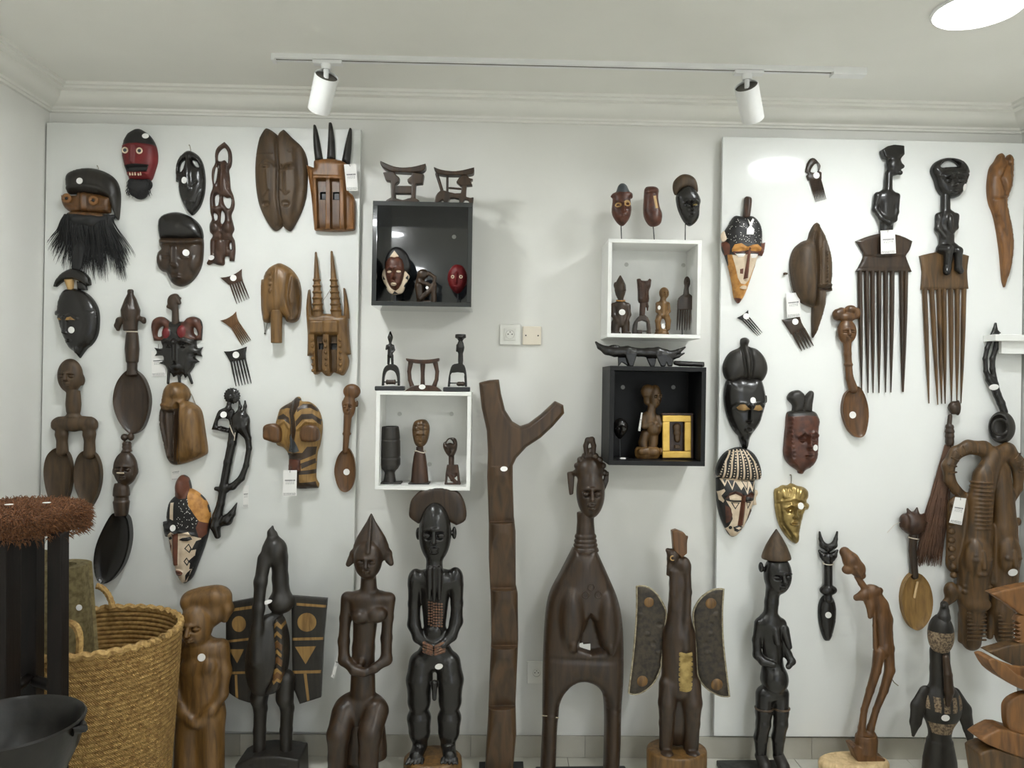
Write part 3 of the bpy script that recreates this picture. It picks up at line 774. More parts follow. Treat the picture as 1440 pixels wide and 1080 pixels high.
# --- dark mask with helmet-like cap
t = T('capped_mask', 'dark brown face mask with a tall rounded black cap and side ear', 'mask', 'A', (945, 850), group=GM, wref=MASKW)
t.relief('cap', [(808,700),(815,660),(850,630),(915,616),(970,625),(1030,655),(1075,705),(1090,760),(1088,786,1),(960,790),(820,784,1),(811,740)], EBONY, H=56, R=85, edge=22)
t.relief('face', [(820,772,1),(960,778),(1088,772,1),(1092,830),(1085,930),(1060,1000),(1010,1062),(950,1088),(900,1070),(872,1030),(858,1000),(830,990),(805,960),(797,910),(805,870),(825,850),(815,825),(815,800)],
         DARK, H=64, R=110, edge=14, bumps=[('l', [(828,800),(950,806),(1082,800)], 24, 14), ('l', [(826,822),(950,830),(1085,822)], 8, -6), ('l', [(918,850),(922,960)], 24, 24), ('e', 922, 965, 36, 22, 16), ('e', 870, 905, 42, 30, -12), ('e', 990, 905, 46, 30, -12), ('e', 870, 908, 32, 14, 12), ('e', 990, 908, 34, 14, 12), ('e', 930, 1028, 52, 22, 14), ('l', [(890,1028),(970,1028)], 6, -9), ('e', 822, 925, 24, 50, 10), ('e', 1050, 950, 40, 60, 8)])
t.sticker(1003, 882, 21)

# --- double-faced brown mask
t = T('double_face_mask', 'large matt brown mask with two faces side by side and notched ends', 'mask', 'B', (685, 550), group=GM, wref=.03)
t.relief('face', [(545,115),(575,115),(610,135),(648,163,1),(690,125),(710,125),(770,185),(850,260),(890,340),(904,430),(900,560),(890,680),(860,790),(810,900),(765,972),(735,975),(692,935,1),(650,972),(615,972),(560,900),(510,800),(480,690),(465,560),(464,420),(475,300),(500,190)],
         BROWN2, H=95, R=170, edge=24, bumps=[('l', [(648,163),(660,300),(672,470),(665,700),(692,935)], 22, -22), ('l', [(520,430),(565,395),(630,420),(675,480),(705,490),(745,440),(790,430)], 16, 12),
         ('l', [(700,440),(720,490),(772,440)], 12, -10), ('l', [(725,500),(728,650)], 16, 14), ('l', [(580,470),(590,640)], 18, 12), ('e', 560, 450, 45, 22, -12), ('e', 560, 450, 30, 10, 12), ('e', 770, 460, 45, 22, -10),
         ('l', [(545,690),(560,680),(590,650)], 10, -10), ('l', [(690,650),(730,690),(770,660)], 10, -9), ('e', 735, 765, 44, 34, -22), ('e', 735, 765, 26, 12, 10), ('e', 568, 765, 40, 30, -20), ('e', 568, 768, 22, 10, 9), ('l', [(470,345),(640,345)], 5, -4), ('l', [(800,655),(900,650)], 5, -5), ('e', 768, 320, 20, 12, -8), ('l', [(820,300),(850,600),(800,880)], 40, -16)])

# --- orange mask with three black horns
t = T('three_horned_mask', 'orange-brown box-faced mask with three upright black horns and a card tag', 'mask', 'B', (1110, 680), group=GM, wref=.03)
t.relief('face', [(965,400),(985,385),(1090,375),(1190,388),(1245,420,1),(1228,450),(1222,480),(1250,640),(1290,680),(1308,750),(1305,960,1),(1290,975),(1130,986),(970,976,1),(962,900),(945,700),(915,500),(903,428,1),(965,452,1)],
         [ORANGE, RUST, BLACKP], n=3, H=50, R=60, edge=50, step=6, regions=[([(990,552),(1078,552),(1070,972),(1000,968)], 1), ([(1106,552),(1188,556),(1190,970),(1110,974)], 1), ([(1018,655),(1068,655),(1068,722),(1018,722)], 2), ([(1124,655),(1182,655),(1182,722),(1124,722)], 2)],  # black in the eye recesses paints in the dark of the hollow inside
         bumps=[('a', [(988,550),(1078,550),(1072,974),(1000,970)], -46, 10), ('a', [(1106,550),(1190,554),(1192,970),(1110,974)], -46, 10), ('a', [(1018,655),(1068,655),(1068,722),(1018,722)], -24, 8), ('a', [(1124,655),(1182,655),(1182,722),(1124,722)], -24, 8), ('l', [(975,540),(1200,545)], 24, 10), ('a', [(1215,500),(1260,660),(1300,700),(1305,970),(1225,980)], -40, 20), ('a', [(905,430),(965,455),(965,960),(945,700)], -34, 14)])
for pts in ([(955,85),(975,85),(1000,180),(1036,378,1),(970,388,1),(955,250)], [(1085,65),(1098,58),(1110,66),(1130,180),(1140,374,1),(1068,376,1),(1078,200)], [(1258,108),(1278,115),(1276,280),(1260,424,1),(1194,390,1),(1220,260)]):
    t.relief('horn', pts, EBONY_M, H=26, R=30, edge=24, back=14)
t.tag([(1228,436),(1330,430),(1345,655),(1250,656)], 95, (1262,418,60))

# --- black mask with crescent crest
t = T('crescent_crest_mask', 'black pointed mask with tan eyelids under a crescent-shaped crest', 'mask', 'C', (240, 330), group=GM, wref=MASKW)
t.relief('face', [(150,165),(190,150),(240,155),(300,185),(345,240),(365,300),(365,390),(350,450),(320,495),(290,520),(250,576,1),(215,535),(185,510),(150,440),(125,360),(118,320),(100,310),(100,290),(112,280),(120,225)],
         [EBONY, TAND], H=62, R=110, edge=14, regions=[([(120,346),(126,333),(145,332),(160,346)], 1), ([(190,348),(200,331),(225,326),(250,347)], 1)],
         bumps=[('l', [(118,330),(150,318),(178,332),(215,316),(258,335)], 14, 10), ('l', [(180,330),(178,420)], 16, 22), ('e', 178, 425, 24, 14, 14), ('e', 142, 345, 26, 16, 6), ('e', 222, 345, 34, 18, 8), ('e', 195, 475, 34, 16, 16), ('l', [(172,475),(218,475)], 5, -9), ('l', [(360,290),(300,300)], 6, -4), ('e', 240, 530, 20, 30, 10)])
t.relief('crest', [(97,138,1),(110,100),(150,55),(210,30),(270,45),(310,85),(318,128,1),(290,135),(265,115),(220,95),(180,95),(140,115),(110,140)], EBONY, H=18, R=22, edge=26, back=6)
t.relief('crest_neck', [(163,96,1),(212,96,1),(210,158,1),(184,158,1)], TAN, n=2, H=10, R=14, edge=30, back=4)
t.relief('crest_neck', [(235,105,1),(285,115,1),(295,160,1),(240,158,1)], EBONY, n=2, H=8, R=14, edge=22, back=4)
t.sticker(226, 407, 20)

# --- spoons
def bowl(t, pts, m, dep=20, rim=30, name='bowl', **kw):
    o = t.relief(name, pts, m, H=-dep, R=kw.pop('R', None), edge=rim, pw=.6, **kw); return o
t = T('ram_head_spoon', 'dark wooden spoon with a ram-like head and long oval bowl', 'spoon', 'C', (588, 640), group=GS, wref=.015)
bowl(t, [(588,650),(625,662),(665,710),(692,790),(696,860),(680,940),(650,1005),(600,1038),(560,1020),(515,960),(485,880),(482,800),(505,720),(550,662)], DARK, 34, 44)
hd = t.sdf('carved_head', [LA(580, 30, [(160,14),(168,19),(188,18),(220,34),(285,57),(320,54),(360,44),(412,42)], .8), CH([(545,345,30,16),(515,350,32,20),(502,380,30,18),(504,402,28,12)]), CH([(635,335,30,14),(655,345,30,16),(660,358,28,12)]), E(580,300,72,16,50,8)], DARK, h=4.5, k=10)
t.sdf('handle', [LA(588, 26, [(418,32),(440,36),(520,42),(600,36),(606,30),(650,30),(680,34)], .9), E(588,668,26,40,26,20)], DARK, h=4.5, k=8)
t.tube('string_ring', [(588+33*math.cos(a), 418, 30+27*math.sin(a)) for a in np.linspace(0, 2*math.pi, 20, endpoint=False)], 3, STRINGW, close=True, sides=6)

# --- black and red mask with a small bust on top
t = T('eared_mask', 'black and dark red mask with looped ears, spikes and a small bust on top', 'mask', 'C', (845, 510), group=GM, wref=MASKW)
t.tag([(685,532),(768,528),(772,684),(688,688)], 1, (730,490,8))
t.relief('face', [(690,400),(695,350),(725,325),(765,325),(800,352,1),(860,352,1),(885,352,1),(910,328),(950,322),(985,340),(997,385),(992,466,1),(960,470,1),(966,512),(1000,508,1),(985,537),(996,566,1),(958,560),(955,575),(980,598,1),(952,610),(945,630),(920,665),(893,697,1),(880,675),(864,692,1),(845,680),(822,692,1),(805,665),(790,660),(772,622),(733,606,1),(760,592),(757,562),(708,562,1),(722,540),(706,512,1),(755,516),(748,472,1),(704,470,1)],
         [EBONY, OXRED, REDP], n=3, H=40, R=60, edge=12, holes=[[(724,442),(728,405),(745,385),(762,384),(752,415),(750,442)], [(943,388),(960,398),(970,430),(962,440),(945,420)]],
         regions=[([(690,400),(695,350),(725,325),(765,325),(800,352),(815,440),(750,470),(704,470),(690,440)], 1), ([(880,352),(910,328),(950,322),(985,340),(997,385),(992,466),(930,460),(870,440)], 1), (ellp(885,415,26,38), 2), (ellp(790,425,26,32), 2)],
         bumps=[('l', [(760,480),(800,468),(840,482),(885,468),(935,485)], 14, 12), ('l', [(842,470),(842,590)], 18, 24), ('e', 800, 505, 32, 16, -10), ('e', 890, 505, 32, 16, -10), ('e', 800, 507, 24, 8, 10), ('e', 890, 507, 24, 8, 10), ('e', 845, 630, 40, 22, 16), ('e', 885, 418, 34, 46, 14), ('e', 790, 425, 34, 42, 12)])
for a, b in (((797,650),(790,728)), ((856,672),(862,728)), ((912,662),(935,728))):
    t.sdf('spike_leg', [C(a+(14,), b+(12,), 10, 8)], EBONY, h=3.2)
t.sdf('bust', [E(822,232,20,32,46,26), C((838,205,20), (862,238,22), 24, 12), C((820,268,20), (800,262,30), 16, 12), C((836,265,18), (838,360,16), 19, 22), C((846,205,16), (868,210,18), 10, 6)], DARK, h=3.6, k=9)

# --- double-bowled spoon
t = T('double_spoon', 'brown figure spoon with one head and two hanging bowls', 'spoon', 'E', (170, 400), group=GS, wref=.015)
t.sdf('figure', [head(162,122,30,54,76,36, t=-.05), E(212,142,24,10,24,14), LA(174, 26, [(188,28),(205,30),(250,33),(282,30),(290,27),(306,34)], .8), CH([(112,334,24,30),(178,334,28,36),(245,334,24,30)], .75), C((98,336,24), (98,345,24), 22), C((258,336,24), (258,345,24), 22),
     CH([(122,360,24,26),(121,385,24,27),(121,400,22,23),(122,458,20,26)], .8), CH([(243,360,24,26),(243,385,24,27),(243,400,22,23),(242,470,20,26)], .8)], BROWN2, h=3.6, k=7)
bowl(t, [(118,445),(150,475),(164,540),(160,610),(140,680),(105,722),(72,680),(52,620),(44,550),(55,485),(85,450)], BROWN2, 20, 30)
bowl(t, [(235,455),(270,475),(290,530),(290,600),(270,670),(232,723),(205,680),(182,620),(176,560),(185,500),(205,466)], BROWN2, 20, 30)

# --- face spoon
t = T('face_spoon', 'glossy dark spoon with a carved face, white eye slits and slanted bowl', 'spoon', 'E', (395, 720), group=GS, wref=.015)
t.sdf('handle', [E(402,396,26,16,16,16), E(430,394,26,14,18,15), LA(412, 26, [(415,14),(425,20),(432,18),(440,20),(448,18),(460,24)]), head(408,535,30,52,77,38), E(452,548,26,9,18,12), E(358,548,26,9,18,12), LA(388, 26, [(600,28),(625,34),(655,36),(660,31),(676,31),(682,36),(715,32),(745,28)], .85)], DARK, h=3.2, k=6)
for x0, x1, y in ((396,424,549),):
    w = t.surf((x0+x1)/2, y, 10)[:, 2].max(); t.sdf('eye_slit', [C((x0, y, w-2), (x1, y+1, w-1), 3.2)], CREAM, h=2)
bowl(t, [(345,742),(372,732),(398,737),(420,762),(429,830),(420,900),(395,970),(350,1030),(312,1046),(282,1025),(270,960),(277,890),(302,820)], EBONY, 26, 36)

# --- bent helmet mask
t = T('hooded_mask', 'brown hollow wooden mask shaped like a hooded bird, above the painted mask', 'mask', 'E', (650, 350), group=GM, wref=.03)
t.relief('face', [(568,190),(590,160),(630,150),(665,170),(682,205),(668,236,1),(700,248),(730,280),(745,360),(758,460),(742,482),(690,506),(625,522),(590,500),(570,420),(552,330),(556,270)],
         [MID, DARK], H=52, R=70, edge=26, regions=[([(556,268),(600,275),(642,266),(640,400),(630,520),(590,500),(570,420),(552,330)], 1)],
         bumps=[('l', [(640,250),(645,380),(636,518)], 14, -26), ('a', [(560,270),(636,272),(628,505),(592,495),(575,420),(556,330)], -18, 16), ('e', 700, 370, 58, 130, 14), ('l', [(562,252),(620,258),(672,232)], 12, 10), ('l', [(590,290),(596,480)], 10, 8), ('e', 625, 190, 50, 36, 10)])
t.tube('hanging_wire', [(676,185,10), (690,215,6), (704,250,8)], 1.6, WIRE, sides=5); t.tag([(592,535),(632,528),(634,590),(594,594)], 1)

# --- painted mask in black, ochre and cream
t = T('painted_mask', 'painted mask with ochre and speckled black hood and cream zigzag face', 'mask', 'E', (665, 830), group=GM, wref=MASKW)
dots = [(ellp(rnd.uniform(640, 735), rnd.uniform(668, 800), 2.0, 2.0, 5), 4) for _ in range(75)]
t.relief('face', [(648,568),(672,580),(683,610),(686,630,1),(720,650),(755,690),(772,750),(765,820),(745,890),(715,970),(690,1030),(660,1054),(640,1045),(620,1000),(600,920),(588,842,1),(570,842),(561,778,1),(580,775,1),(578,740),(590,690),(618,660,1),(617,610),(630,580)],
         [BLACKP, BROWNP, OCHRE, CREAM, WHITEP], H=52, R=85, edge=14, step=4.5,
         regions=[d for d in dots]+[([(616,620),(620,590),(648,566),(675,580),(686,630),(676,668),(645,672),(620,660)], 1), ([(684,628),(720,648),(757,690),(774,750),(768,782),(735,770),(712,735),(690,700),(682,660)], 2), ([(733,770),(768,782),(760,832),(735,852),(722,800)], 1),
          ([(604,690),(621,687),(621,766),(604,760)], 3), ([(588,838),(610,818),(650,824),(690,816),(706,834),(742,848),(718,905),(702,980),(672,1045),(652,1050),(625,990),(602,900)], 3), ([(614,822),(646,822),(641,966),(614,969)], 1), ([(590,850),(610,880),(603,915),(596,890)], 1),
          ([(648,852),(665,842),(700,838),(708,850),(690,856),(665,856)], 0), ([(592,846),(610,838),(614,850),(598,856)], 0), (ellp(641,1001,22,13), 1),
          ([(722,858),(742,852),(735,890),(716,930),(720,896),(700,900)], 0), ([(712,925),(718,930),(700,985),(688,985),(694,958),(684,950)], 0), ([(696,985),(686,1015),(668,1042),(672,1012),(680,1000)], 0), ([(672,890),(692,868),(704,892),(694,912)], 0), ([(678,890),(691,875),(698,892),(692,904)], 3), ([(668,948),(682,930),(692,950),(682,970)], 0), ([(673,948),(682,937),(687,950),(682,961)], 3)],
         bumps=[('l', [(630,826),(628,960)], 18, 18), ('e', 641, 1001, 26, 18, 12), ('l', [(622,1001),(660,1001)], 4, -6), ('e', 648, 620, 34, 50, 16), ('l', [(590,830),(650,816),(710,830)], 12, 8), ('e', 680, 850, 30, 14, 6)])
t.sticker(622, 799, 14)

# --- three little combs
def comb(name, label, zoom, anchor, plate, m, roots, tips, r, group, L=LP+.001, stick=None, n=2, th=10, sr=None, extra=None, holes=()):
    t = T(name, label, 'comb', zoom, anchor, L, group=group, wref=.006)
    t.relief('comb_plate', plate, m, n=n, H=th*.5, R=th, edge=th, back=2, holes=holes)
    for a, b in zip(roots, tips):
        t.tube('tooth', [(a[0], a[1], th*.7), ((a[0]+b[0])/2, (a[1]+b[1])/2, th*.75), (b[0], b[1], th*.7)], [r, r*.95, r*.35], m, sides=6)
    if stick: t.sticker(stick[0], stick[1], sr)
    return t
def lerp(a, b, n): return [(a[0]+(b[0]-a[0])*i/(n-1), a[1]+(b[1]-a[1])*i/(n-1)) for i in range(n)]
comb('small_comb', 'small red-brown comb with a white sticker, upper of three beside the brown dome mask', 'D', (207,290), [(107,272,1),(150,268),(200,252),(245,226),(268,206,1),(268,260),(276,293,1),(225,312),(170,326,1),(140,300)], DARKR,
     lerp((180,318),(268,292),6), lerp((232,472),(325,430),6), 6.5, GC, stick=(207,275), sr=24)
comb('small_comb', 'small red-brown comb without a sticker, middle of three beside the brown dome mask', 'D', (180,610), [(105,598,1),(150,586),(200,556),(225,529,1),(232,575),(251,615,1),(220,632),(190,657,1),(150,625)], RUST,
     lerp((193,650),(246,616),6), lerp((272,788),(335,746),6), 6.5, GC)
comb('small_comb', 'small black comb with a white sticker, lowest of three beside the brown dome mask', 'D', (225,860), [(133,832,1),(180,832),(250,815),(306,796,1),(298,850),(301,892,1),(240,902),(180,912,1),(158,870)], EBONY,
     lerp((187,905),(294,890),6), lerp((226,1098),(340,1076),6), 7.5, GC, stick=(227,859), sr=25)

# --- dome mask with handle
t = T('dome_mask', 'brown dome-shaped helmet mask with a round handle below', 'mask', 'D', (560, 400), group=GM, wref=.03)
t.relief('dome', [(540,160),(575,165),(640,205),(690,280),(710,380),(706,500),(690,580),(655,609),(605,605),(580,570),(500,570),(470,609),(430,606),(418,560),(410,480),(410,290),(428,280),(432,255),(460,205),(500,175)],
         [MID, BROWN], H=95, R=130, edge=34, regions=[([(640,260),(690,280),(712,380),(706,500),(690,582),(655,610),(605,605),(640,560),(620,480),(625,360)], 1)],
         bumps=[('l', [(540,165),(535,350),(538,560)], 16, 10), ('l', [(640,260),(622,420),(650,570)], 22, -20), ('e', 665, 520, 30, 60, -14), ('e', 497, 245, 14, 18, 16), ('e', 497, 285, 14, 18, 16), ('e', 498, 325, 14, 18, 16), ('e', 500, 378, 14, 18, 16), ('l', [(430,290),(425,560)], 9, -10)])
t.sdf('handle', [LA(537, 70, [(520,42),(560,44),(640,43),(770,42)], .8)], MID, h=6)
t.tube('hanging_string', [(424,590,20), (430,640,14), (432,690,8), (440,660,10), (452,612,20)], 2.2, STRING, sides=5)
t.sdf('string_knot', [E(432,692,8,8,7,7)], STRING, h=3)

# --- antelope mask with ringed horns
t = T('ringed_horn_mask', 'light brown mask with two tall ringed horns and rows of studs', 'mask', 'D', (915, 720), group=GM, wref=.03)
t.relief('face', [(765,560),(800,560),(890,546),(945,548),(1000,560),(1070,560,1),(1076,700),(1089,852,1),(1062,860,1),(1076,900),(1066,960),(1035,1013),(1005,1005),(960,990),(932,1018),(905,1016),(870,986),(830,1009),(808,985),(800,868,1),(768,866,1),(770,700)],
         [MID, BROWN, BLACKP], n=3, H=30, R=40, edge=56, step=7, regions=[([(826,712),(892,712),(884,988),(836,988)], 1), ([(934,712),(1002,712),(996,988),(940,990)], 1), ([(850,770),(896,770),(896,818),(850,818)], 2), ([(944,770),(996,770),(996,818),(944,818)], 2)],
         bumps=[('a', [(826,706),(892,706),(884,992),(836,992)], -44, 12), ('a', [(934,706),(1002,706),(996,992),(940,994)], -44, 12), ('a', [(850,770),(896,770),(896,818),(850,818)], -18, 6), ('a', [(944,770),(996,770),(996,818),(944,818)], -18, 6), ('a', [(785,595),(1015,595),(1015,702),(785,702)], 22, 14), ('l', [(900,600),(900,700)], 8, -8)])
for x0, x1, y1 in ((846, 830, 82), (986, 950, 74)):
    t.sdf('horn', [C((x0, 570, 46), (x1, y1, 46), 42, 9, .8)]+[TO(x0+(x1-x0)*(570-y)/(570-y1), y, 46, 38-(530-y)*.055, 7, 'y') for y in range(290, 540, 46)], MID, h=5, k=8)
t.relief('ear', [(768,362,1),(780,358,1),(790,480),(803,560,1),(797,860,1),(768,866,1),(764,700),(752,500)], MID, H=14, R=14, edge=30, back=8, n=3)
t.relief('ear', [(1034,350),(1048,352),(1072,480),(1078,580,1),(1035,580,1),(1040,470)], MID, H=14, R=14, edge=30, back=8, n=3)
for x, dx in ((810, 8), (910, 8), (1020, 4)):
    for i in range(6): t.sdf('stud', [E(x+dx*i/5, 748+i*46, 88, 13, 14, 12)], MID, h=4.5)
t.tube('hanging_wire', [(880,445,30), (905,400,8), (938,355,30)], 2, WIRE, sides=5)

# --- black heddle hook with antelope
t = T('antelope_hook', 'black carved hook with an antelope head and a small round-headed figure', 'carving', 'F', (190, 560), group='hooks on the left panel', wref=.012)
t.tag([(272,692),(306,688),(306,828),(272,830)], 1)
t.sdf('figure', [E(210,120,26,44,46,18)]+[E(210+46*math.cos(a), 120+46*math.sin(a), 24, 7, 7, 9) for a in np.linspace(0, 2*math.pi, 18, endpoint=False)]+[E(205,128,42,8,14,10), C((192,168,24), (186,200,24), 15), C((188,200,24), (172,215,24), 22, 20)], EBONY, h=3.6, k=4)
t.relief('arm_frame', [(140,205),(185,190),(222,220),(212,280),(195,357,1),(160,350),(120,338),(82,332,1),(105,262),(122,220)], EBONY, H=10, R=12, edge=26, back=6, holes=[[(116,312),(124,268),(186,268),(192,322),(160,318),(135,310)]], n=3,
         bumps=[('e', 130, 330, 16, 14, 12), ('e', 155, 335, 16, 14, 12), ('e', 182, 342, 16, 14, 12)])
t.sdf('hook', [E(265,280,30,60,66,34), C((280,320,30), (312,385,30), 44, 20), CH([(250,225,28,12),(262,190,26,10),(254,150,24,6)]), CH([(285,225,28,12),(293,185,26,10),(292,150,24,5)]),
    CH([(222,330,26,30),(210,420,26,27),(185,540,26,26),(158,690,26,25),(140,800,26,24),(118,880,26,30),(105,940,26,32),(120,1004,26,20)]), CH([(312,390,28,20),(318,450,28,17),(300,560,28,17),(270,640,28,20),(215,692,28,22),(150,710,26,20)]), C((112,706,28), (175,715,28), 14, 18), CH([(135,930,26,20),(178,905,26,34),(210,865,26,22),(241,796,26,4)])], EBONY, h=5, k=10)
t.tube('string_tie', [(205,300,58), (225,345,66), (240,380,62), (243,350,64), (235,400,58)], 3, STRINGW, sides=5)
t.sticker(165, 238, 20)

# --- striped mask
t = T('striped_mask', 'striped brown and tan mask with square protruding eyes and a card tag', 'mask', 'F', (620, 400), group=GM, wref=.03)
t.relief('face', [(615,127),(632,135),(640,155),(690,160),(740,200),(765,260),(771,330),(757,430),(740,480),(735,540),(731,640),(749,680),(746,706,1),(640,711),(554,702,1),(558,600),(562,500),(530,450),(482,425),(478,330),(480,290),(490,250),(510,200),(560,168),(582,155)],
         [TAND, DARK, SLATE, OXRED], H=70, R=95, edge=26, regions=[([(484,285),(500,250),(540,232),(578,258),(584,300),(545,268),(500,268)], 1), ([(508,205),(560,168),(584,158),(588,200),(560,196),(530,205)], 1), ([(618,280),(655,235),(720,232),(768,270),(770,305),(722,264),(662,268),(622,315)], 1), ([(625,200),(660,170),(710,172),(742,200),(752,222),(705,196),(655,202),(628,222)], 1),
          ([(588,140),(615,125),(634,140),(636,180),(612,240),(622,330),(606,470),(586,400),(592,300),(578,220)], 1), ([(570,470),(600,366),(642,468),(610,478)], 2), ([(560,480),(660,478),(690,440),(745,440),(735,490),(690,510),(650,525),(560,520)], 1), ([(558,520),(650,522),(652,592),(556,592)], 3), ([(650,545),(735,515),(735,545),(655,580)], 1), ([(640,592),(735,585),(735,612),(640,616)], 1), ([(550,590),(640,592),(640,668),(735,662),(750,710),(550,710)], 1)],
         bumps=[('l', [(612,140),(600,300),(600,450)], 18, 26), ('l', [(600,380),(605,470)], 26, 22), ('a', [(560,515),(655,515),(655,600),(558,600)], 20, 14), ('l', [(500,310),(550,275),(585,330),(570,440)], 14, 10), ('l', [(630,330),(680,280),(750,290),(768,350)], 14, 10)])
for pts in ([(425,350),(430,310),(465,293),(510,302),(532,335),(530,400),(500,412),(455,398),(428,385)], [(655,345),(675,308),(720,300),(752,315),(764,350),(758,400),(700,408),(660,395)]):
    e = t.relief('eye_block', pts, RUST, H=12, R=14, edge=118, back=40); 
t.tag([(553,583),(637,583),(634,742),(549,744)], 118, (597,560,100))

# --- slim spoon
t = T('head_spoon', 'slim reddish-brown spoon with a capped head, at the edge of the left panel', 'spoon', 'F', (930, 480), group=GS, wref=.012)
bowl(t, [(920,455),(950,455),(975,500),(989,570),(985,650),(960,710),(925,729),(890,710),(865,650),(858,580),(880,500)], RUST, 20, 28)
t.sdf('handle', [E(968,92,26,55,48,28), head(950,185,26,42,78,30, t=-.1), E(912,170,22,8,22,12), E(1000,170,22,8,22,12), C((942,250,24), (935,350,22), 26, 22), E(935,360,22,28,12,20), C((933,370,22), (925,470,20), 20, 18)], RUST, h=4, k=7)
t.sticker(931, 603, 20)

# ================================================================ things on and in the wall boxes
GB = 'small carvings in the wall boxes'; GT = 'small carvings on top of the wall boxes'
def top(k): return BOXES[k][1]+.0005
def inn(k): return BOXES[k][0]+.0005
# --- on the black box, left
t = Thing('headrest', 'dark curved headrest with two notched legs, standing left on the black box', 'headrest', 'I', (288, 366), .175, GT, z=top('BL'))
t.sdf('seat', [PO(spline([(154,116,1),(180,128),(235,150),(290,157),(350,152),(400,140),(428,132,1),(427,160),(400,180),(340,186),(250,183),(195,173),(160,145)], 3), -36, 36, 6)], DARK, h=3.6)
for pts in ([(170,184),(236,178),(246,195),(269,215),(266,240),(246,256),(246,332),(262,366),(180,366),(196,348),(218,336),(216,240),(186,233)], [(418,194),(346,182),(341,205),(317,225),(318,242),(341,252),(340,328),(326,366),(396,366),(380,350),(364,336),(368,255),(410,250)]):
    t.sdf('leg', [PO(pts, -26, 26, 5)], DARK, h=3.6)
t.sdf('crossbar', [PO([(236,264),(352,264),(352,312),(236,312)], -22, 22, 5)], DARK, h=3.6)
t.sdf('foot', [PO(spline([(182,368,1),(200,348),(245,342),(290,352),(335,340),(380,348),(396,368,1)], 3), -34, 34, 4)], DARK, h=3.6)
t = Thing('headrest', 'dark openwork headrest with thin struts, standing right on the black box', 'headrest', 'I', (600, 371), .175, GT, z=top('BL'))
t.sdf('seat', [PO(spline([(476,151,1),(520,168),(590,177),(650,171),(721,153,1),(719,186),(690,196),(600,201),(520,197),(490,182)], 3), -34, 34, 5)], DARK, h=3.6)
t.sdf('frame', [PO(spline([(480,372,1),(488,325),(515,293),(545,292),(570,300),(640,306),(648,240),(678,240),(672,328),(718,330,1),(714,372,1),(692,372,1),(688,352),(664,345),(650,372,1),(626,372,1),(628,342),(575,338),(566,372,1),(540,372,1),(530,345),(500,372,1)], 2), -22, 22, 5), C((494,188,0),(528,296,0), 10), C((558,196,0),(558,300,0), 8), C((572,272,0),(650,278,0), 7)], DARK, h=3.6, k=3)
t.sdf('block', [PO([(612,240),(628,215),(650,196),(680,198),(690,214),(716,222),(700,236),(712,260),(640,264)], -24, 24, 4)], DARK, h=3.6)
# --- inside the black box, left
t = Thing('collared_mask', 'red-brown mask with white collar and black crown inside the black box', 'mask', 'I', (240, 940), .135, GB, z=inn('BL'))
t.sdf('stand', [LA(240, 0, [(932,46),(940,46)]), C((240,935,-4), (242,840,-8), 6)], IRON, h=3.5)
t.relief('crown', [(240,600),(280,608),(315,640),(332,690),(330,740),(250,760),(185,740),(180,690),(200,630)], BLACKP, H=24, R=40, edge=6, back=-14)
t.relief('collar', [(175,735),(205,720),(285,720),(305,745),(328,775),(318,800),(308,820),(290,870),(262,885),(225,888),(200,870),(180,830),(163,780)], [CREAM, BLACKP], H=10, R=20, edge=10, back=-12,
         regions=[([(168,770),(185,800),(170,800)], 1), ([(180,820),(196,850),(182,850)], 1), ([(322,770),(305,790),(320,800)], 1), ([(310,815),(294,840),(306,848)], 1), ([(225,888),(240,868),(262,885)], 1)])
t.relief('face', [(240,655),(275,662),(298,690),(302,740),(292,800),(270,850),(245,868),(215,850),(192,805),(182,745),(188,690),(210,662)], [OXRED, CREAM], H=46, R=58, edge=14, back=-6, regions=[([(216,660),(240,626),(266,660),(240,668)], 1), (ellp(238,831,18,10), 1), (ellp(212,756,14,7), 1), (ellp(268,754,14,7), 1)], bumps=face(240,765,110,190,.9))
t.relief('forehead_peak', [(214,662,1),(240,624,1),(267,660,1),(240,670)], CREAM, H=10, R=10, edge=30, back=0, n=3)
t = Thing('crouching_figure', 'dark crouching figure with head on its knees inside the black box', 'figurine', 'I', (435, 955), .14, GB, z=inn('BL'))
t.sdf('figure', [E(410,778,8,34,32,30), CH([(395,800,0,24),(388,850,-4,28),(395,920,0,24)]), CH([(395,825,20,12),(440,840,26,10),(475,858,26,11),(485,800,22,10),(450,775,18,12)]), CH([(400,925,18,16),(440,890,26,14),(478,850,28,16),(478,950,20,16)]), C((385,945,0), (480,948,4), 14)], DARK, h=3.2, k=8)
t.sticker(438, 862, 9)
t = Thing('small_red_mask', 'small bright red oval mask with ring eyes on a rod inside the black box', 'mask', 'I', (620, 955), .12, GB, z=inn('BL'))
t.sdf('stand', [LA(622, 0, [(947,36),(955,36)]), C((622,950,-2), (622,870,-2), 5)], IRON, h=3.2)
t.relief('face', [(620,712),(655,725),(676,765),(678,810),(662,850),(635,882),(610,886),(585,862),(565,825),(560,785),(572,745),(595,718)], REDP, H=42, R=56, edge=8, back=-4, bumps=[('l', [(616,770),(612,830)], 12, 14), ('e', 610, 850, 18, 9, 8)])
for x in (593, 643):
    w = t.surf(x, 792, 12)[:, 2].max(); t.sdf('eye_ring', [TO(x, 792, w, 8, 3)], CREAM, h=1.8)

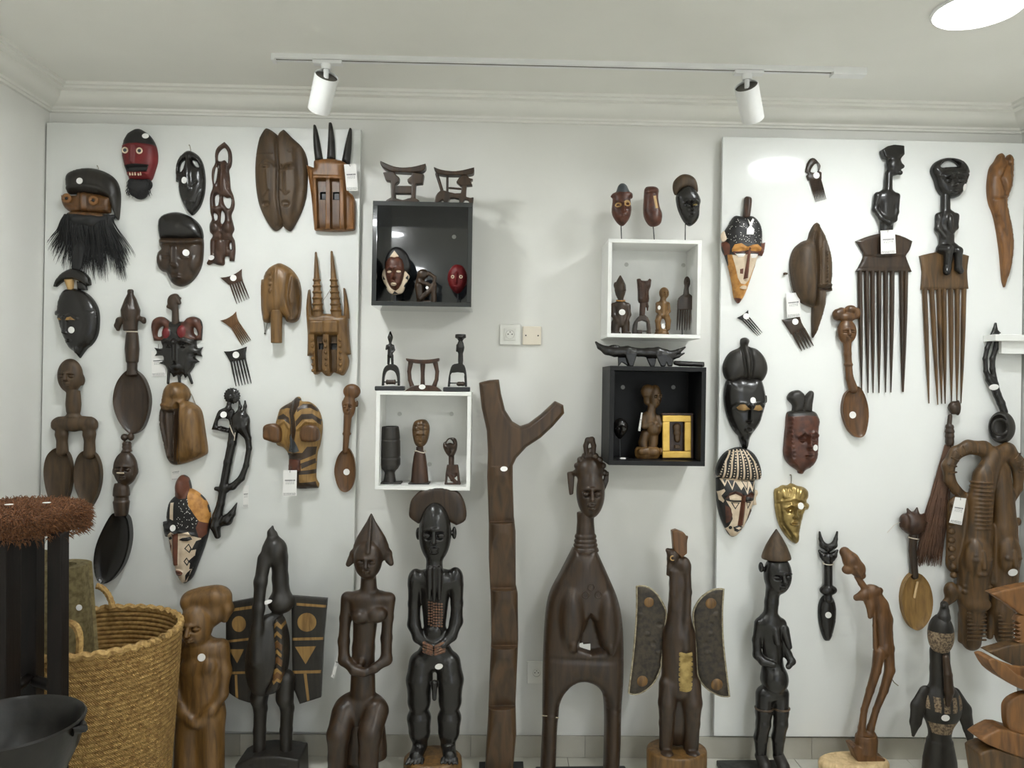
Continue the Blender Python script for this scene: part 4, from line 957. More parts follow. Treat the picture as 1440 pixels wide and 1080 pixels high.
# --- on the white box, left
def pulley(label, x, pts_prims, m, base=True, L=.11, key='WL', zoom='J', by=432):
    t = Thing('heddle_pulley', label, 'figurine', zoom, (x, by), L, GT, z=top(key)); return t
t = pulley('black pulley carving topped by a small standing figure on the white box', 210, None, EBONY)
t.sdf('base', [B(210,418,0,88,14,40,2)], IRON, h=4)
t.sdf('yoke', [PO(spline([(160,402,1),(165,330),(178,290),(205,272),(235,272),(258,290),(268,330),(270,402,1),(256,402,1),(252,350),(238,318),(212,308),(190,318),(178,350),(174,402,1)], 3), -16, 16, 4), C((165,380,0), (268,380,0), 4)], EBONY, h=3)
t.sdf('spool', [C((195,380,0), (232,380,0), 14), TO(192,380,0,10,6,'x'), TO(238,380,0,10,6,'x')], DARK, h=2.8)
t.sdf('figure', [LA(211, 0, [(70,2),(95,13),(108,17),(122,14),(136,9)]), C((211,136,0), (211,148,0), 8), E(210,165,0,21,18,14), CH([(192,160,0,8),(188,180,6,6)]), CH([(228,160,0,8),(234,185,4,7),(226,200,10,6)]), C((210,170,0), (211,215,0), 14, 17), C((202,220,0), (200,268,0), 9, 8), C((222,220,0), (224,268,0), 9, 8)], EBONY, h=2.4, k=4)
t = Thing('headrest', 'red-brown headrest with three uprights on the white box', 'headrest', 'J', (415, 430), .11, GT, z=top('WL'))
t.sdf('seat', [PO(spline([(308,231,1),(350,236),(410,240),(470,236),(510,229,1),(508,246),(480,258),(410,264),(345,258),(316,248)], 3), -34, 34, 5)], DARKR, h=3)
for ch in ([(335,255,0,16),(326,310,0,12),(330,360,0,12),(345,405,0,15)], [(408,255,0,17),(408,330,0,12),(408,405,0,15)], [(484,255,0,16),(496,310,0,12),(492,360,0,12),(475,405,0,15)]):
    t.sdf('upright', CH(ch, 1.3), DARKR, h=3, k=3)
t.sdf('foot', [PO(spline([(300,431,1),(325,412),(350,398),(410,392),(475,398),(505,412),(527,431,1)], 3), -34, 34, 5)], DARKR, h=3)
t.sticker(408, 404, 20, 15)
t = pulley('black pulley carving topped by a flat-headed figure, right on the white box', 625, None, EBONY)
t.sdf('base', [B(615,418,0,81,14,40,2)], IRON, h=4)
t.sdf('yoke', [PO(spline([(560,402,1),(566,345),(580,285),(600,264),(650,262),(668,290),(676,345),(678,402,1),(664,402,1),(660,340),(656,318),(585,318),(578,350),(574,402,1)], 2), -16, 16, 4), C((566,380,0), (672,380,0), 4)], EBONY, h=3)
t.sdf('spool', [C((625,385,0), (655,385,0), 13), TO(628,385,0,9,6,'x'), TO(652,385,0,9,6,'x')], DARK, h=2.8)
t.sdf('figure', [LA(638, 0, [(84,32),(104,34),(112,20),(124,13),(135,18),(165,24),(185,20),(200,15),(240,16),(270,14)]), E(652,160,8,9,12,10), C((620,150,0), (616,185,4), 8, 6)], EBONY, h=2.6, k=3)
# --- inside the white box, left
t = Thing('wooden_cup', 'tall black footed cup inside the white box', 'cup', 'J', (208, 994), .105, GB, z=inn('WL'))
t.sdf('cup', [LA(208, 0, [(648,52),(654,55),(668,57),(720,62),(730,60),(736,63),(830,64),(834,61),(845,65),(880,64),(905,50),(918,36),(930,30),(960,34),(990,40)], 1.0), cut(LA(206, 0, [(640,46),(700,46),(760,30)]))], EBONY_M, h=3.2)
t.sdf('foot_plate', [B(210,990,0,72,5,48,2)], EBONY_M, h=3.2)
t = Thing('face_bust', 'brown bust with a patterned long head and string necklace inside the white box', 'figurine', 'J', (390, 994), .105, GB, z=inn('WL'))
t.sdf('base', [B(388,990,0,64,5,44,2)], EBONY_M, h=3.2)
t.sdf('body', [LA(390, 0, [(770,22),(795,22),(805,32),(830,38),(900,47),(985,54),(988,54)], .85)], DARKR, h=3)
t.relief('head', [(398,605),(430,612),(448,650),(445,700),(432,745),(410,768),(375,766),(358,740),(348,690),(348,650),(362,615)], BROWN, H=34, R=46, edge=20, back=-30, bumps=face(398,710,84,130,.8)+[('l', [(352,645),(400,638),(446,645)], 5, -6), ('l', [(356,672),(445,668)], 5, -6), ('l', [(375,645),(400,668),(425,642)], 4, -5), ('l', [(400,612),(400,640)], 4, -5)])
t.tube('string_necklace', [(393+34*math.cos(a), 800+6*math.sin(2*a), 28*math.sin(a)) for a in np.linspace(0, 2*math.pi, 24, endpoint=False)], 3, STRINGW, close=True, sides=5)
t = Thing('ring_head_bust', 'small brown bust with a pierced ring head inside the white box', 'figurine', 'J', (590, 996), .11, GB, z=inn('WL'))
t.relief('head', [(548,735),(562,718),(586,713),(608,720),(618,745),(616,780),(604,815),(592,830),(570,830),(548,805),(533,770),(535,745)], DARK, H=22, R=30, edge=12, back=-14, holes=[[(552,750),(562,730),(574,722),(588,732),(594,750),(574,745)]], bumps=face(576,785,70,90,.8))
t.sdf('body', [C((582,820,0), (582,880,0), 17, 17), PO([(556,878),(622,878),(630,930),(638,997),(622,997),(616,930),(570,930),(560,950),(556,997),(542,997),(548,930)], -18, 18, 4), CH([(565,930,12,10),(590,965,18,14),(615,985,14,10)]), E(590,940,6,26,20,12), B(590,992,0,48,5,22,2)], DARKR, h=2.6, k=4)

# --- on the white box, right: three heads on rods
def stand(t, x, y0, y1, bx, bw): t.sdf('stand', [B(bx, y1-2, 0, bw, 3, 26, 1), C((x, y0, -2), (bx, y1-3, 0), 3.4)], IRON, h=2.4)
t = Thing('mask_head', 'red-brown small mask with a grey pointed cap on a rod stand', 'mask', 'O', (232, 463), .145, GT, z=top('WR'))
stand(t, 230, 360, 463, 234, 56)
t.relief('face', [(238,118),(262,130),(280,165),(298,180),(299,205),(287,214),(292,280),(280,330),(250,370),(225,371),(195,340),(174,290),(180,212),(168,196),(180,180),(200,168),(215,130)], [OXRED, SLATE, TAN], H=40, R=58, edge=10, back=-8, regions=[([(160,100),(300,100),(300,172),(240,180),(195,172)], 1), (ellp(207,258,20,13), 2), (ellp(262,246,22,19), 2), (ellp(207,258,10,6), 0), (ellp(264,250,11,7), 0)], bumps=face(236,270,110,170,.9))
t = Thing('mask_head', 'plain red-brown elongated mask with a tan strip on a rod stand', 'mask', 'O', (432, 463), .145, GT, z=top('WR'))
stand(t, 425, 362, 463, 433, 50)
t.relief('face', [(375,145),(400,134),(440,136),(458,155),(455,200),(465,260),(479,300),(473,350),(450,371),(410,373),(380,340),(365,290),(369,200)], [OXRED, TAN], H=40, R=50, edge=10, back=-8, regions=[([(417,200),(435,197),(448,272),(430,274)], 1)], bumps=[('l', [(372,172),(456,172)], 10, -6), ('e', 420, 330, 40, 40, 6)])
t = Thing('mask_head', 'black mask with a round dark cap on a rod stand', 'mask', 'O', (622, 464), .145, GT, z=top('WR'))
stand(t, 622, 356, 464, 620, 60)
t.relief('cap', [(546,120),(560,85),(600,58),(645,60),(680,85),(695,130),(692,165),(650,145),(600,145),(566,180),(550,160)], BROWN2, H=22, R=34, edge=8, back=-12)
t.relief('face', [(565,185),(590,145),(635,124),(675,145),(697,180),(712,215),(706,250),(702,310),(680,350),(645,369),(610,340),(580,280),(567,230)], [EBONY, BRASS], H=42, R=62, edge=12, back=-8, regions=[(ellp(672,248,14,6,10,-15), 1)], bumps=face(648,255,110,180,.95))
# --- inside the white box, right
t = Thing('standing_figurine', 'dark standing man figurine with a yellow necklace and white sticker', 'figurine', 'O', (228, 1022), .10, GB, z=inn('WR'))
t.sdf('figure', [LA(226, 0, [(660,3),(690,20),(720,34),(752,35),(780,28),(800,18)], .95), E(195,720,0,9,18,12), C((244,715,26), (248,755,32), 7, 8), C((228,790,0), (228,812,0), 17), E(228,850,0,52,34,28), C((228,850,0), (228,940,4), 38, 36, .8), CH([(184,845,0,17),(182,900,6,15),(205,945,22,12)]), CH([(272,845,0,17),(276,900,6,15),(258,950,22,12)]), CH([(200,950,0,28),(192,1010,0,26)]), CH([(258,950,0,26),(258,1010,0,24)]), B(195,1015,4,28,8,26,3), B(262,1015,4,24,8,26,3)], DARK, h=2.8, k=8)
t.tube('necklace', [(228+26*math.cos(a), 814+5*math.sin(a), 22*math.sin(a)) for a in np.linspace(0, 2*math.pi, 22, endpoint=False)], 3.6, OCHRE, close=True, sides=6)
t.sticker(232, 888, 20, 18)
t = Thing('heddle_pulley', 'brown pulley carving with a two-horned head inside the right white box', 'figurine', 'O', (356, 1024), .10, GB, z=inn('WR'))
t.relief('head', [(328,684,1),(345,682),(356,693),(390,693),(402,682),(413,690,1),(409,730),(398,760),(396,824),(340,826),(334,760)], DARKR, H=24, R=30, edge=10, back=-16, n=3, bumps=[('l', [(378,705),(372,800)], 9, 12), ('l', [(345,705),(348,800)], 6, -6)])
t.sdf('neck', [C((366,815,0), (358,905,0), 20, 17), CH([(384,820,8,9),(390,850,8,7),(390,875,8,4)])], DARKR, h=2.8, k=5)
t.sdf('yoke', [PO(spline([(298,1022,1),(304,960),(328,920),(350,905),(378,905),(402,940),(410,1022,1),(386,1022,1),(386,945),(330,945),(328,1022,1)], 2), -20, 20, 4), B(340,1005,0,18,12,12,4), C((328,1000,0), (390,1000,0), 4)], DARK, h=2.8)
t.sdf('base', [B(356,1021,0,58,4,28,1)], EBONY_M, h=2.8)
t = Thing('seated_figurine', 'light brown seated figurine on a carved base inside the right white box', 'figurine', 'O', (480, 1027), .10, GB, z=inn('WR'))
t.sdf('figure', [head(492,770,0,30,36,28,t=.15), C((488,800,0), (484,820,0), 18), E(484,840,0,38,26,24), C((484,840,0), (484,900,0), 28, 26), CH([(452,835,0,12),(450,880,8,11),(470,905,20,10)]), CH([(516,835,0,12),(520,880,8,11),(500,905,20,10)]), CH([(462,915,4,20),(450,940,20,17),(452,985,16,14)]), CH([(506,915,4,20),(512,940,20,17),(512,985,16,14)])], MID, h=2.6, k=5)
t.sdf('base', [LA(478, 0, [(960,30),(985,34),(995,40),(1005,38),(1012,44),(1026,44)], .7)], MID, h=2.8)
t.sticker(458, 860, 8, 13); t.sticker(482, 972, 12, 17)
t = Thing('bust_comb', 'brown comb with a small head on a rod stand inside the right white box', 'comb', 'O', (605, 1030), .10, GB, z=inn('WR'))
t.sdf('stand', [B(602,1028,0,64,3,28,1), C((603,1025,-4), (603,880,-6), 3)], IRON, h=2.4)
t.sdf('comb_plate', [head(632,705,0,20,36,16,t=.2), C((628,735,0), (626,780,0), 14, 18), PO(spline([(606,780),(626,772),(650,778),(670,805),(670,872,1),(572,872,1),(574,815),(588,792)], 3), -10, 10, 5)], DARK, h=2.4, k=5)
for a, b in zip(lerp((577,868),(665,868),7), lerp((570,996),(660,996),7)): t.tube('tooth', [a+(0,), ((a[0]+b[0])/2, (a[1]+b[1])/2, 1), b+(0,)], [6, 5.5, 2], DARK, sides=6)

# --- on the black box, right
t = Thing('animal_carving', 'black wooden crocodile-like carving with raised tail on the right black box', 'figurine', 'Q', (440, 281), .15, GT, z=top('BR'))
t.sdf('animal', [CH([(92,106,0,8),(120,138,0,20),(170,165,0,32),(230,175,0,36),(320,170,0,38),(400,178,0,30),(470,180,0,34),(540,178,0,38),(600,192,0,34),(640,205,0,28)], .8), E(225,135,0,36,12,20), CH([(640,190,0,24),(690,172,0,18),(740,140,0,6)], .8), CH([(640,215,0,22),(690,205,0,12),(732,184,0,6)], .8),
    PO([(252,200),(320,190),(350,270),(330,281),(300,260),(280,250),(256,281)], -26, -6, 3), PO([(300,190),(390,180),(375,230),(358,281),(330,281),(318,240)], 6, 28, 3), PO([(450,190),(540,190),(520,281),(490,281),(470,240)], -26, -6, 3), PO([(520,190),(620,190),(650,240),(640,281),(612,281),(600,250),(590,281),(560,281),(540,240)], 6, 28, 3)], EBONY, h=4, k=9)
t = Thing('carved_baton', 'black tapered wooden baton lying beside the animal carving on the box', 'baton', 'Q', (770, 283), .16, GT, z=top('BR')+.0)
t.sdf('baton', [CH([(668,252,0,16),(700,256,0,20),(780,260,0,19),(860,263,0,19)]), B(864,263,0,10,18,18,4)], EBONY, h=3.5, k=3)
# --- inside the black box, right
t = Thing('mask_head', 'glossy black oval face mask on a rod inside the right black box', 'mask', 'Q', (275, 940), .12, GB, z=inn('BR'))
t.sdf('stand', [LA(282, 0, [(934,40),(940,40)]), C((268,935,-4), (265,790,-6), 5)], IRON, h=3.2)
t.relief('face', [(262,650),(290,655),(315,680),(325,712),(312,750),(285,785),(262,800),(240,780),(222,740),(220,695),(235,665)], EBONY, H=36, R=50, edge=8, back=-6, bumps=face(270,725,90,140,1))
t.sticker(282, 937, 22, 6)
t = Thing('standing_figurine', 'glossy brown stout standing figure on a rough round base inside the black box', 'figurine', 'Q', (465, 935), .115, GB, z=inn('BR'))
t.sdf('figure', [head(520,485,6,46,84,44,t=.35), E(470,450,-6,52,52,40), E(468,510,-10,30,40,26), C((498,560,0), (490,610,0), 30, 34), E(480,650,0,62,60,46), E(510,715,14,56,56,46), CH([(436,640,10,24),(440,700,26,20),(490,680,46,16)]), CH([(540,640,10,22),(556,690,26,18),(530,700,50,14)]), CH([(450,760,0,34),(432,820,0,32),(440,860,4,30)]), CH([(510,760,0,36),(508,820,0,32),(500,860,4,30)])], BROWN, h=3.6, k=9)
t.sdf('base', [LA(464, 0, [(850,78),(866,90),(890,93),(915,90),(935,78)], .6), E(430,880,48,40,26,14), E(500,885,50,40,28,14), E(560,880,20,16,26,30)], MID, h=4, k=8)
t.tag([(414,602),(424,602),(408,735),(392,732)], 30)
GIL = Thing('gilt_frame', 'small gilt picture frame leaning in the right black box', 'frame', 'Q', (675, 940), .13, GB, z=inn('BR'))
t = GIL
def slab(t, name, x0, y0, x1, y1, w0, w1, m, rd=2): return t.sdf(name, [B((x0+x1)/2, (y0+y1)/2, (w0+w1)/2, (x1-x0)/2, (y1-y0)/2, (w1-w0)/2, rd)], m, h=3.4)
for q in ((570,622,778,668), (570,880,778,930), (570,668,622,880), (730,668,778,880)): slab(t, 'frame_bar', *q, 0, 22, GOLD)
for q in ((568,606,798,622), (778,622,798,938), (568,930,778,940)): slab(t, 'frame_back', *q, -30, 4, DARKR)
slab(t, 'backing', 612, 660, 740, 890, -30, -22, DARKR)
t.sdf('mounted_figure', [E(682,710,-6,30,30,12), E(684,750,-4,28,24,14), E(684,790,-4,22,30,14), B(684,850,-8,20,12,12,4)], BROWN, h=3, k=6)

# ================================================================ right panel
GR = 'carved masks on the right panel'; GCR = 'combs on the right panel'; LR = RP+.001
# --- painted mask with horn
t = T('horned_painted_mask', 'painted mask with speckled black crown, single brown horn and ochre chin', 'mask', 'S', (190, 640), LR, group=GR, wref=MASKW)
dots = [(ellp(rnd.uniform(95, 290), rnd.uniform(430, 565), 2.4, 2.0, 5), 4) for _ in range(70)]
t.relief('horn', [(198,306),(215,300),(234,308),(236,335),(226,415),(222,428,1),(188,425,1),(195,350)], DARKR, H=16, R=18, edge=24, back=8)
t.relief('face', [(140,410),(185,412),(225,408),(255,415),(285,450),(298,500),(297,562,1),(316,558,1),(310,600),(298,634,1),(275,636),(240,740),(205,840),(175,893),(160,902),(140,870),(125,780),(105,690),(85,630,1),(70,600),(68,560,1),(90,552,1),(85,500),(105,465)],
         [BLACKP, BROWNP, OCHRE, CREAM, WHITEP], H=52, R=85, edge=14, step=5,
         regions=[d for d in dots]+[([(60,555),(88,552),(104,575),(104,630),(84,632)], 1), ([(285,565),(320,555),(310,602),(296,636),(276,632)], 1), ([(112,604),(130,576),(168,570),(200,592),(232,578),(262,574),(282,592),(278,614),(200,612),(116,618)], 2), ([(94,632),(118,634),(140,638),(200,634),(280,634),(240,742),(206,842),(176,896),(158,904),(138,872),(122,780)], 3),
          ([(94,632),(116,632),(136,700),(150,765),(166,795),(190,800),(214,775),(250,690),(262,660),(242,742),(206,842),(176,896),(158,904),(138,872),(122,780)], 2), ([(138,872),(176,880),(172,898),(158,904)], 1), ([(120,614),(200,618),(280,612),(276,632),(240,626),(206,634),(160,628),(128,634)], 1), ([(202,596),(216,600),(206,766),(178,772)], 1), ([(160,715),(178,712),(176,742),(160,740)], 1), (ellp(182,818,22,10), 3),
          ([(132,628),(190,630),(178,646),(150,648)], 4), ([(216,630),(268,626),(252,650),(226,652)], 4), ([(136,622),(190,622),(188,630),(136,630)], 0), ([(216,622),(272,620),(270,628),(218,630)], 0)],
         bumps=[('l', [(206,600),(194,765)], 18, 20), ('e', 182, 818, 28, 16, 12), ('l', [(160,818),(204,818)], 4, -6), ('l', [(115,605),(160,588),(200,602),(245,588),(280,604)], 16, 10), ('e', 160, 634, 34, 18, 6), ('e', 242, 634, 34, 18, 6)])
t.relief('plaster_scrap', [(60,520),(78,495),(90,525),(98,530),(85,552),(66,552)], CREAM, H=6, R=8, edge=24, back=16)
t.relief('tied_label', [(200,435,1),(215,455,1),(228,432,1),(236,440,1),(222,476),(236,492),(232,522,1),(194,522,1),(196,490),(212,472)], STICK, H=1, R=3, edge=64, back=60, n=2)
# --- small top comb
t = comb('small_comb', 'small brown comb with a pierced handle at the top of the right panel', 'S', (585,190), [(530,166,1),(540,120),(558,93),(580,90),(600,108),(616,132),(608,162,1),(622,170,1),(622,206,1),(580,212),(546,214,1),(536,190,1),(545,176,1)], DARK,
     lerp((556,210),(616,204),9), lerp((590,336),(648,320),9), 3.6, GCR, L=LR, holes=[[(558,165),(580,126),(600,120),(603,155),(590,170)]], th=9, stick=(590,188), sr=18)
# --- ridge mask
t = T('ridged_mask', 'tall pointed brown mask with a serrated ridge and card tag, on the right panel', 'mask', 'S', (590, 720), LR, group=GR, wref=.03)
t.relief('face', [(588,462),(605,447),(622,460),(626,476),(650,520),(675,590),(690,660),(692,740),(687,785,1),(693,832,1),(660,838,1),(655,900),(635,980),(605,1060),(585,1098,1),(580,1070),(580,926,1),(545,912),(510,890),(480,840),(465,780),(454,700),(460,640),(480,590),(520,555),(555,541),(568,500)],
         [BROWN2, DARK], H=64, R=85, edge=20, regions=[([(600,822),(668,820),(664,836),(604,838)], 1)],
         bumps=[('l', [(604,470),(585,560),(592,720),(590,915)], 14, -22), ('e', 520, 720, 70, 180, 16), ('l', [(640,560),(640,800)], 14, 12), ('l', [(612,600),(608,800)], 8, -8), ('l', [(598,826),(670,822)], 9, -14), ('l', [(630,850),(620,950),(592,1070)], 16, 10), ('l', [(598,806),(690,800)], 8, 8)]+[('e', 641, 620+i*18, 8, 7, 8) for i in range(11)])
t.tube('tag_string', [(445,740,20), (455,790,14), (468,850,20)], 1.5, STRING, sides=5)
t.sdf('tie_knot', [E(428,735,14,14,7,8), C((428,735,14), (412,748,12), 4, 2)], BROWN2, h=3.5, k=3)
t.tag([(428,850),(505,841),(511,980),(434,986)], 22)
# --- small combs
comb('small_comb', 'tiny dark comb with a large sticker above the lobed black mask', 'U', (225,95), [(179,104,1),(215,85),(240,62,1),(243,100,1),(206,118,1)], EBONY, lerp((206,112),(240,96),4), [(293,202),(301,198),(309,192),(317,184)], 3.4, GCR, L=LR, stick=(228,96), sr=17, th=8)
comb('small_comb', 'tilted brown comb with a sticker below the tag of the ridged mask', 'U', (480,140), [(423,114,1),(470,108),(520,95,1),(530,130),(547,160,1),(510,178),(474,192,1),(450,155)], DARK, lerp((482,186),(542,160),5), lerp((532,284),(595,256),5), 6.5, GCR, L=LR, stick=(493,125), sr=17, th=9)

# --- two big combs
t = T('figure_comb', 'large brown comb with a square-capped black figure and a card tag', 'comb', 'T', (180, 470), LR, group='large figure combs', wref=.015)
t.relief('comb_plate', [(67,412,1),(120,392),(180,381),(240,390),(288,412,1),(278,445),(264,470),(275,505),(286,531,1),(180,533),(67,531,1),(85,500),(97,468),(86,440)], DARK, n=3, H=5, R=10, edge=12, back=2, bumps=[('l', [(97,470),(264,470)], 5, -4), ('l', [(70,520),(284,520)], 4, -3)])
for (x0, x1, y1) in ((82,90,995), (108,115,1004), (132,135,1004), (158,158,1004), (184,184,1002), (210,205,1002), (246,250,1000), (264,254,1000)):
    t.tube('tooth', [(x0, 528, 9), ((x0*2+x1)/3, 690, 10), ((x0+x1*2)/3, 850, 10), (x1, y1, 9)], [9, 8.5, 6, 2], DARK, sides=7)
t.sdf('figure', [E(210,118,20,30,42,22), C((226,112,24), (238,126,30), 8, 9), C((226,146,22), (232,150,28), 9), PO([(158,62),(180,48),(205,42),(245,46),(246,80),(230,98),(170,92)], 4, 38, 5), C((192,150,16), (190,215,16), 14, 16), E(186,245,16,46,32,18), C((186,240,16), (184,380,14), 32, 25, .6), CH([(148,235,16,13),(140,290,14,11),(160,325,24,10),(188,345,30,10)]), CH([(224,238,16,13),(222,300,14,11),(212,330,22,10),(190,345,30,9)])], EBONY, h=3.2, k=6)
t.tag([(147,378),(203,374),(207,465),(149,468)], 42, (176,366,40))
t = T('figure_comb', 'large brown comb with a round-haloed black seated figure', 'comb', 'T', (412, 560), LR, group='large figure combs', wref=.015)
t.relief('comb_plate', [(316,470,1),(350,461),(410,453),(470,460),(508,470,1),(500,530),(506,598,1),(410,602),(321,602,1),(326,530)], BROWN, n=3, H=5, R=10, edge=14, back=2)
for (x0, x1, y1) in ((334,352,1045), (362,387,1050), (390,402,1046), (410,416,1046), (437,441,1040), (463,462,1042), (490,478,1045)):
    t.tube('tooth', [(x0, 598, 10), ((x0*2+x1)/3, 750, 11), ((x0+x1*2)/3, 900, 11), (x1, y1, 10)], [9.5, 9, 6.5, 2], BROWN, sides=7)
t.relief('head', [(358,140),(370,110),(400,93),(440,89),(480,100),(504,130),(503,165),(490,200),(470,235),(440,245),(405,238),(382,210),(372,175)], EBONY, H=24, R=36, edge=18, back=4, holes=[[(392,126),(408,106),(432,98),(455,106),(466,122),(432,124)]], bumps=face(437,185,100,130,.7)+[('l', [(385,165),(440,150),(495,160)], 8, 5)])
t.sdf('figure', [C((414,235,14), (414,300,14), 17, 18), E(420,325,16,42,32,20), C((420,320,16), (415,440,18), 30, 30, .6), CH([(386,315,16,13),(384,365,16,12),(405,400,30,10)]), CH([(455,315,16,12),(452,360,16,11),(430,380,34,9)]), E(420,345,36,12,34,12), CH([(395,445,20,20),(412,450,40,18),(412,520,30,14),(408,535,34,14)]), CH([(440,440,20,20),(450,455,38,16),(455,520,30,13),(462,532,34,12)])], EBONY, h=3.2, k=7)
t.sticker(481, 207, 10, 13, ang=10)
# --- horn-shaped knife
t = T('carved_horn', 'pointed orange-brown wooden horn carved with an animal head', 'carving', 'T', (640, 330), LR, wref=.015)
t.relief('horn', [(625,74),(640,71),(650,96,1),(665,74),(679,85),(681,130),(675,200),(656,255),(662,300),(677,370),(681,440),(670,520),(648,591,1),(640,560),(630,450),(615,350),(602,300),(587,260),(581,200),(590,130),(610,100)], ORANGE, H=32, R=42, edge=12,
         bumps=[('l', [(655,110),(620,170),(640,230)], 10, -8), ('e', 615, 150, 20, 26, 8), ('l', [(600,250),(650,245)], 8, -6), ('l', [(615,320),(645,430),(652,560)], 9, -6), ('e', 650, 190, 20, 40, 6)])
# --- lobed black mask
t = T('lobed_hair_mask', 'glossy black mask with lobed hair, top knot and tan eyelids', 'mask', 'U', (235, 530), LR, group=GR, wref=MASKW)
t.relief('hair', [(212,216),(235,209),(256,224),(252,256),(300,275),(340,320),(356,375),(345,420),(320,450),(290,436),(255,444),(205,436),(170,450),(130,438),(112,390),(118,340),(150,290),(205,262),(208,238)], EBONY_M, H=46, R=75, edge=14, bumps=[('l', [(212,262),(222,340),(235,430)], 14, -14), ('l', [(250,262),(262,340),(258,432)], 14, -14), ('e', 235, 232, 22, 22, 12)])
t.relief('face', [(135,440),(170,438),(205,428),(255,436),(290,428),(325,450),(345,530),(346,560),(330,620),(310,680),(270,735),(258,758,1),(242,820),(225,820),(205,775),(197,747,1),(165,710),(135,640),(118,560),(120,490)],
         [EBONY, TAND], H=60, R=100, edge=16, regions=[([(170,590),(190,573),(215,573),(240,600),(205,606),(180,603)], 1), ([(262,602),(275,578),(300,576),(320,602),(290,608)], 1)],
         bumps=[('l', [(150,590),(180,562),(222,568),(246,590),(270,568),(305,562),(330,585)], 10, 8), ('l', [(244,580),(242,665)], 13, 20), ('e', 242, 668, 24, 14, 16), ('e', 205, 595, 38, 20, 10), ('e', 291, 595, 32, 20, 10), ('e', 240, 712, 34, 16, 16), ('l', [(212,712),(268,712)], 4, -8), ('e', 232, 790, 16, 30, 12), ('l', [(122,500),(140,640),(190,735)], 8, -6)])
t.relief('ear', [(338,530),(350,528),(350,560),(340,566)], EBONY, H=6, R=6, edge=18, back=6)
t.sticker(258, 551, 15, 17)
# --- spoon with head
t = T('curled_hair_spoon', 'brown spoon with a curly-haired head beside the large comb', 'spoon', 'U', (785, 480), LR, group=GS, wref=.012)
bowl(t, [(790,492),(815,474),(850,490),(880,560),(889,640),(872,730),(840,753),(800,735),(765,680),(747,600),(760,525)], RUST, 22, 30)
t.sdf('handle', [head(770,180,26,52,66,34), E(718,88,26,26,32,26), E(740,70,26,24,22,26), E(790,60,26,32,24,28), E(824,80,26,20,32,24), E(770,100,26,52,26,28), CH([(773,240,24,22),(776,300,22,20),(780,345,22,19)]), E(781,358,22,24,12,22), CH([(782,370,22,19),(788,430,20,21),(808,490,18,26)], .8)], RUST, h=3.8, k=7)
t.sticker(810, 631, 19)
# --- lobed crest red mask
t = T('beaded_edge_mask', 'rounded reddish-brown mask with a dark two-lobed crest and beaded edge', 'mask', 'U', (545, 720), LR, group=GR, wref=MASKW)
t.relief('crest', [(462,542),(480,508),(520,496),(545,509),(562,527,1),(590,500),(608,515),(600,575),(598,620,1),(485,620,1),(492,580)], EBONY_M, H=26, R=36, edge=16, back=2, bumps=[('l', [(560,528),(545,600)], 10, -10)])
t.relief('face', [(458,635),(475,612),(550,604),(612,615),(633,645),(640,672),(634,700),(632,800),(625,870),(600,910),(560,935),(546,953),(525,950),(518,935),(470,900),(444,850),(448,760),(455,690)], [OXRED, EBONY_M], H=56, R=80, edge=16, regions=[([(465,600),(640,600),(634,640),(550,632),(460,640)], 1)],
         bumps=face(565,770,150,260,.9)+[('l', [(478,650),(470,760),(470,860),(520,925)], 9, 7)]+[('e', 478-8*math.sin(i*.5), 650+i*22, 9, 8, 7) for i in range(12)])
t.sticker(600, 808, 17)
# --- black and white striped mask
t = T('striped_cap_mask', 'black and cream mask with a striped dotted cap and red-brown nose', 'mask', 'V', (165, 260), LR, group=GR, wref=MASKW)
regs = []
for i in range(6):      # painted cream stripes on the cap
    a = -1+2*(i+.5)/6; xt, xb = 168+a*46, 178+a*102; xm = 172+a*84
    regs.append(([(xt-3, 40+10*a*a), (xt+3, 40+10*a*a), (xm+5, 100), (xb+5, 190), (xb-4, 190), (xm-4, 100)], 1))
for i in range(7):
    a = -1+2*i/6
    for j in range(11):
        s = j/10; x = (168+a*46)*(1-s)**1.6+(178+a*103)*(1-(1-s)**1.6); y = 50+14*a*a*(1-s)+s*136
        regs.append(([(x-3.4, y-3), (x+3.4, y-3), (x+3.4, y+3), (x-3.4, y+3)], 1))
t.relief('cap', [(64,162),(75,110),(110,60),(165,34),(215,40),(255,70),(280,120),(288,165),(281,191,1),(215,193),(150,189),(92,182)], [BLACKP, CREAM], H=46, R=70, edge=24, step=4.5, regions=regs)
zz = [(82,186),(96,222),(112,192),(134,240),(152,196),(178,236)]
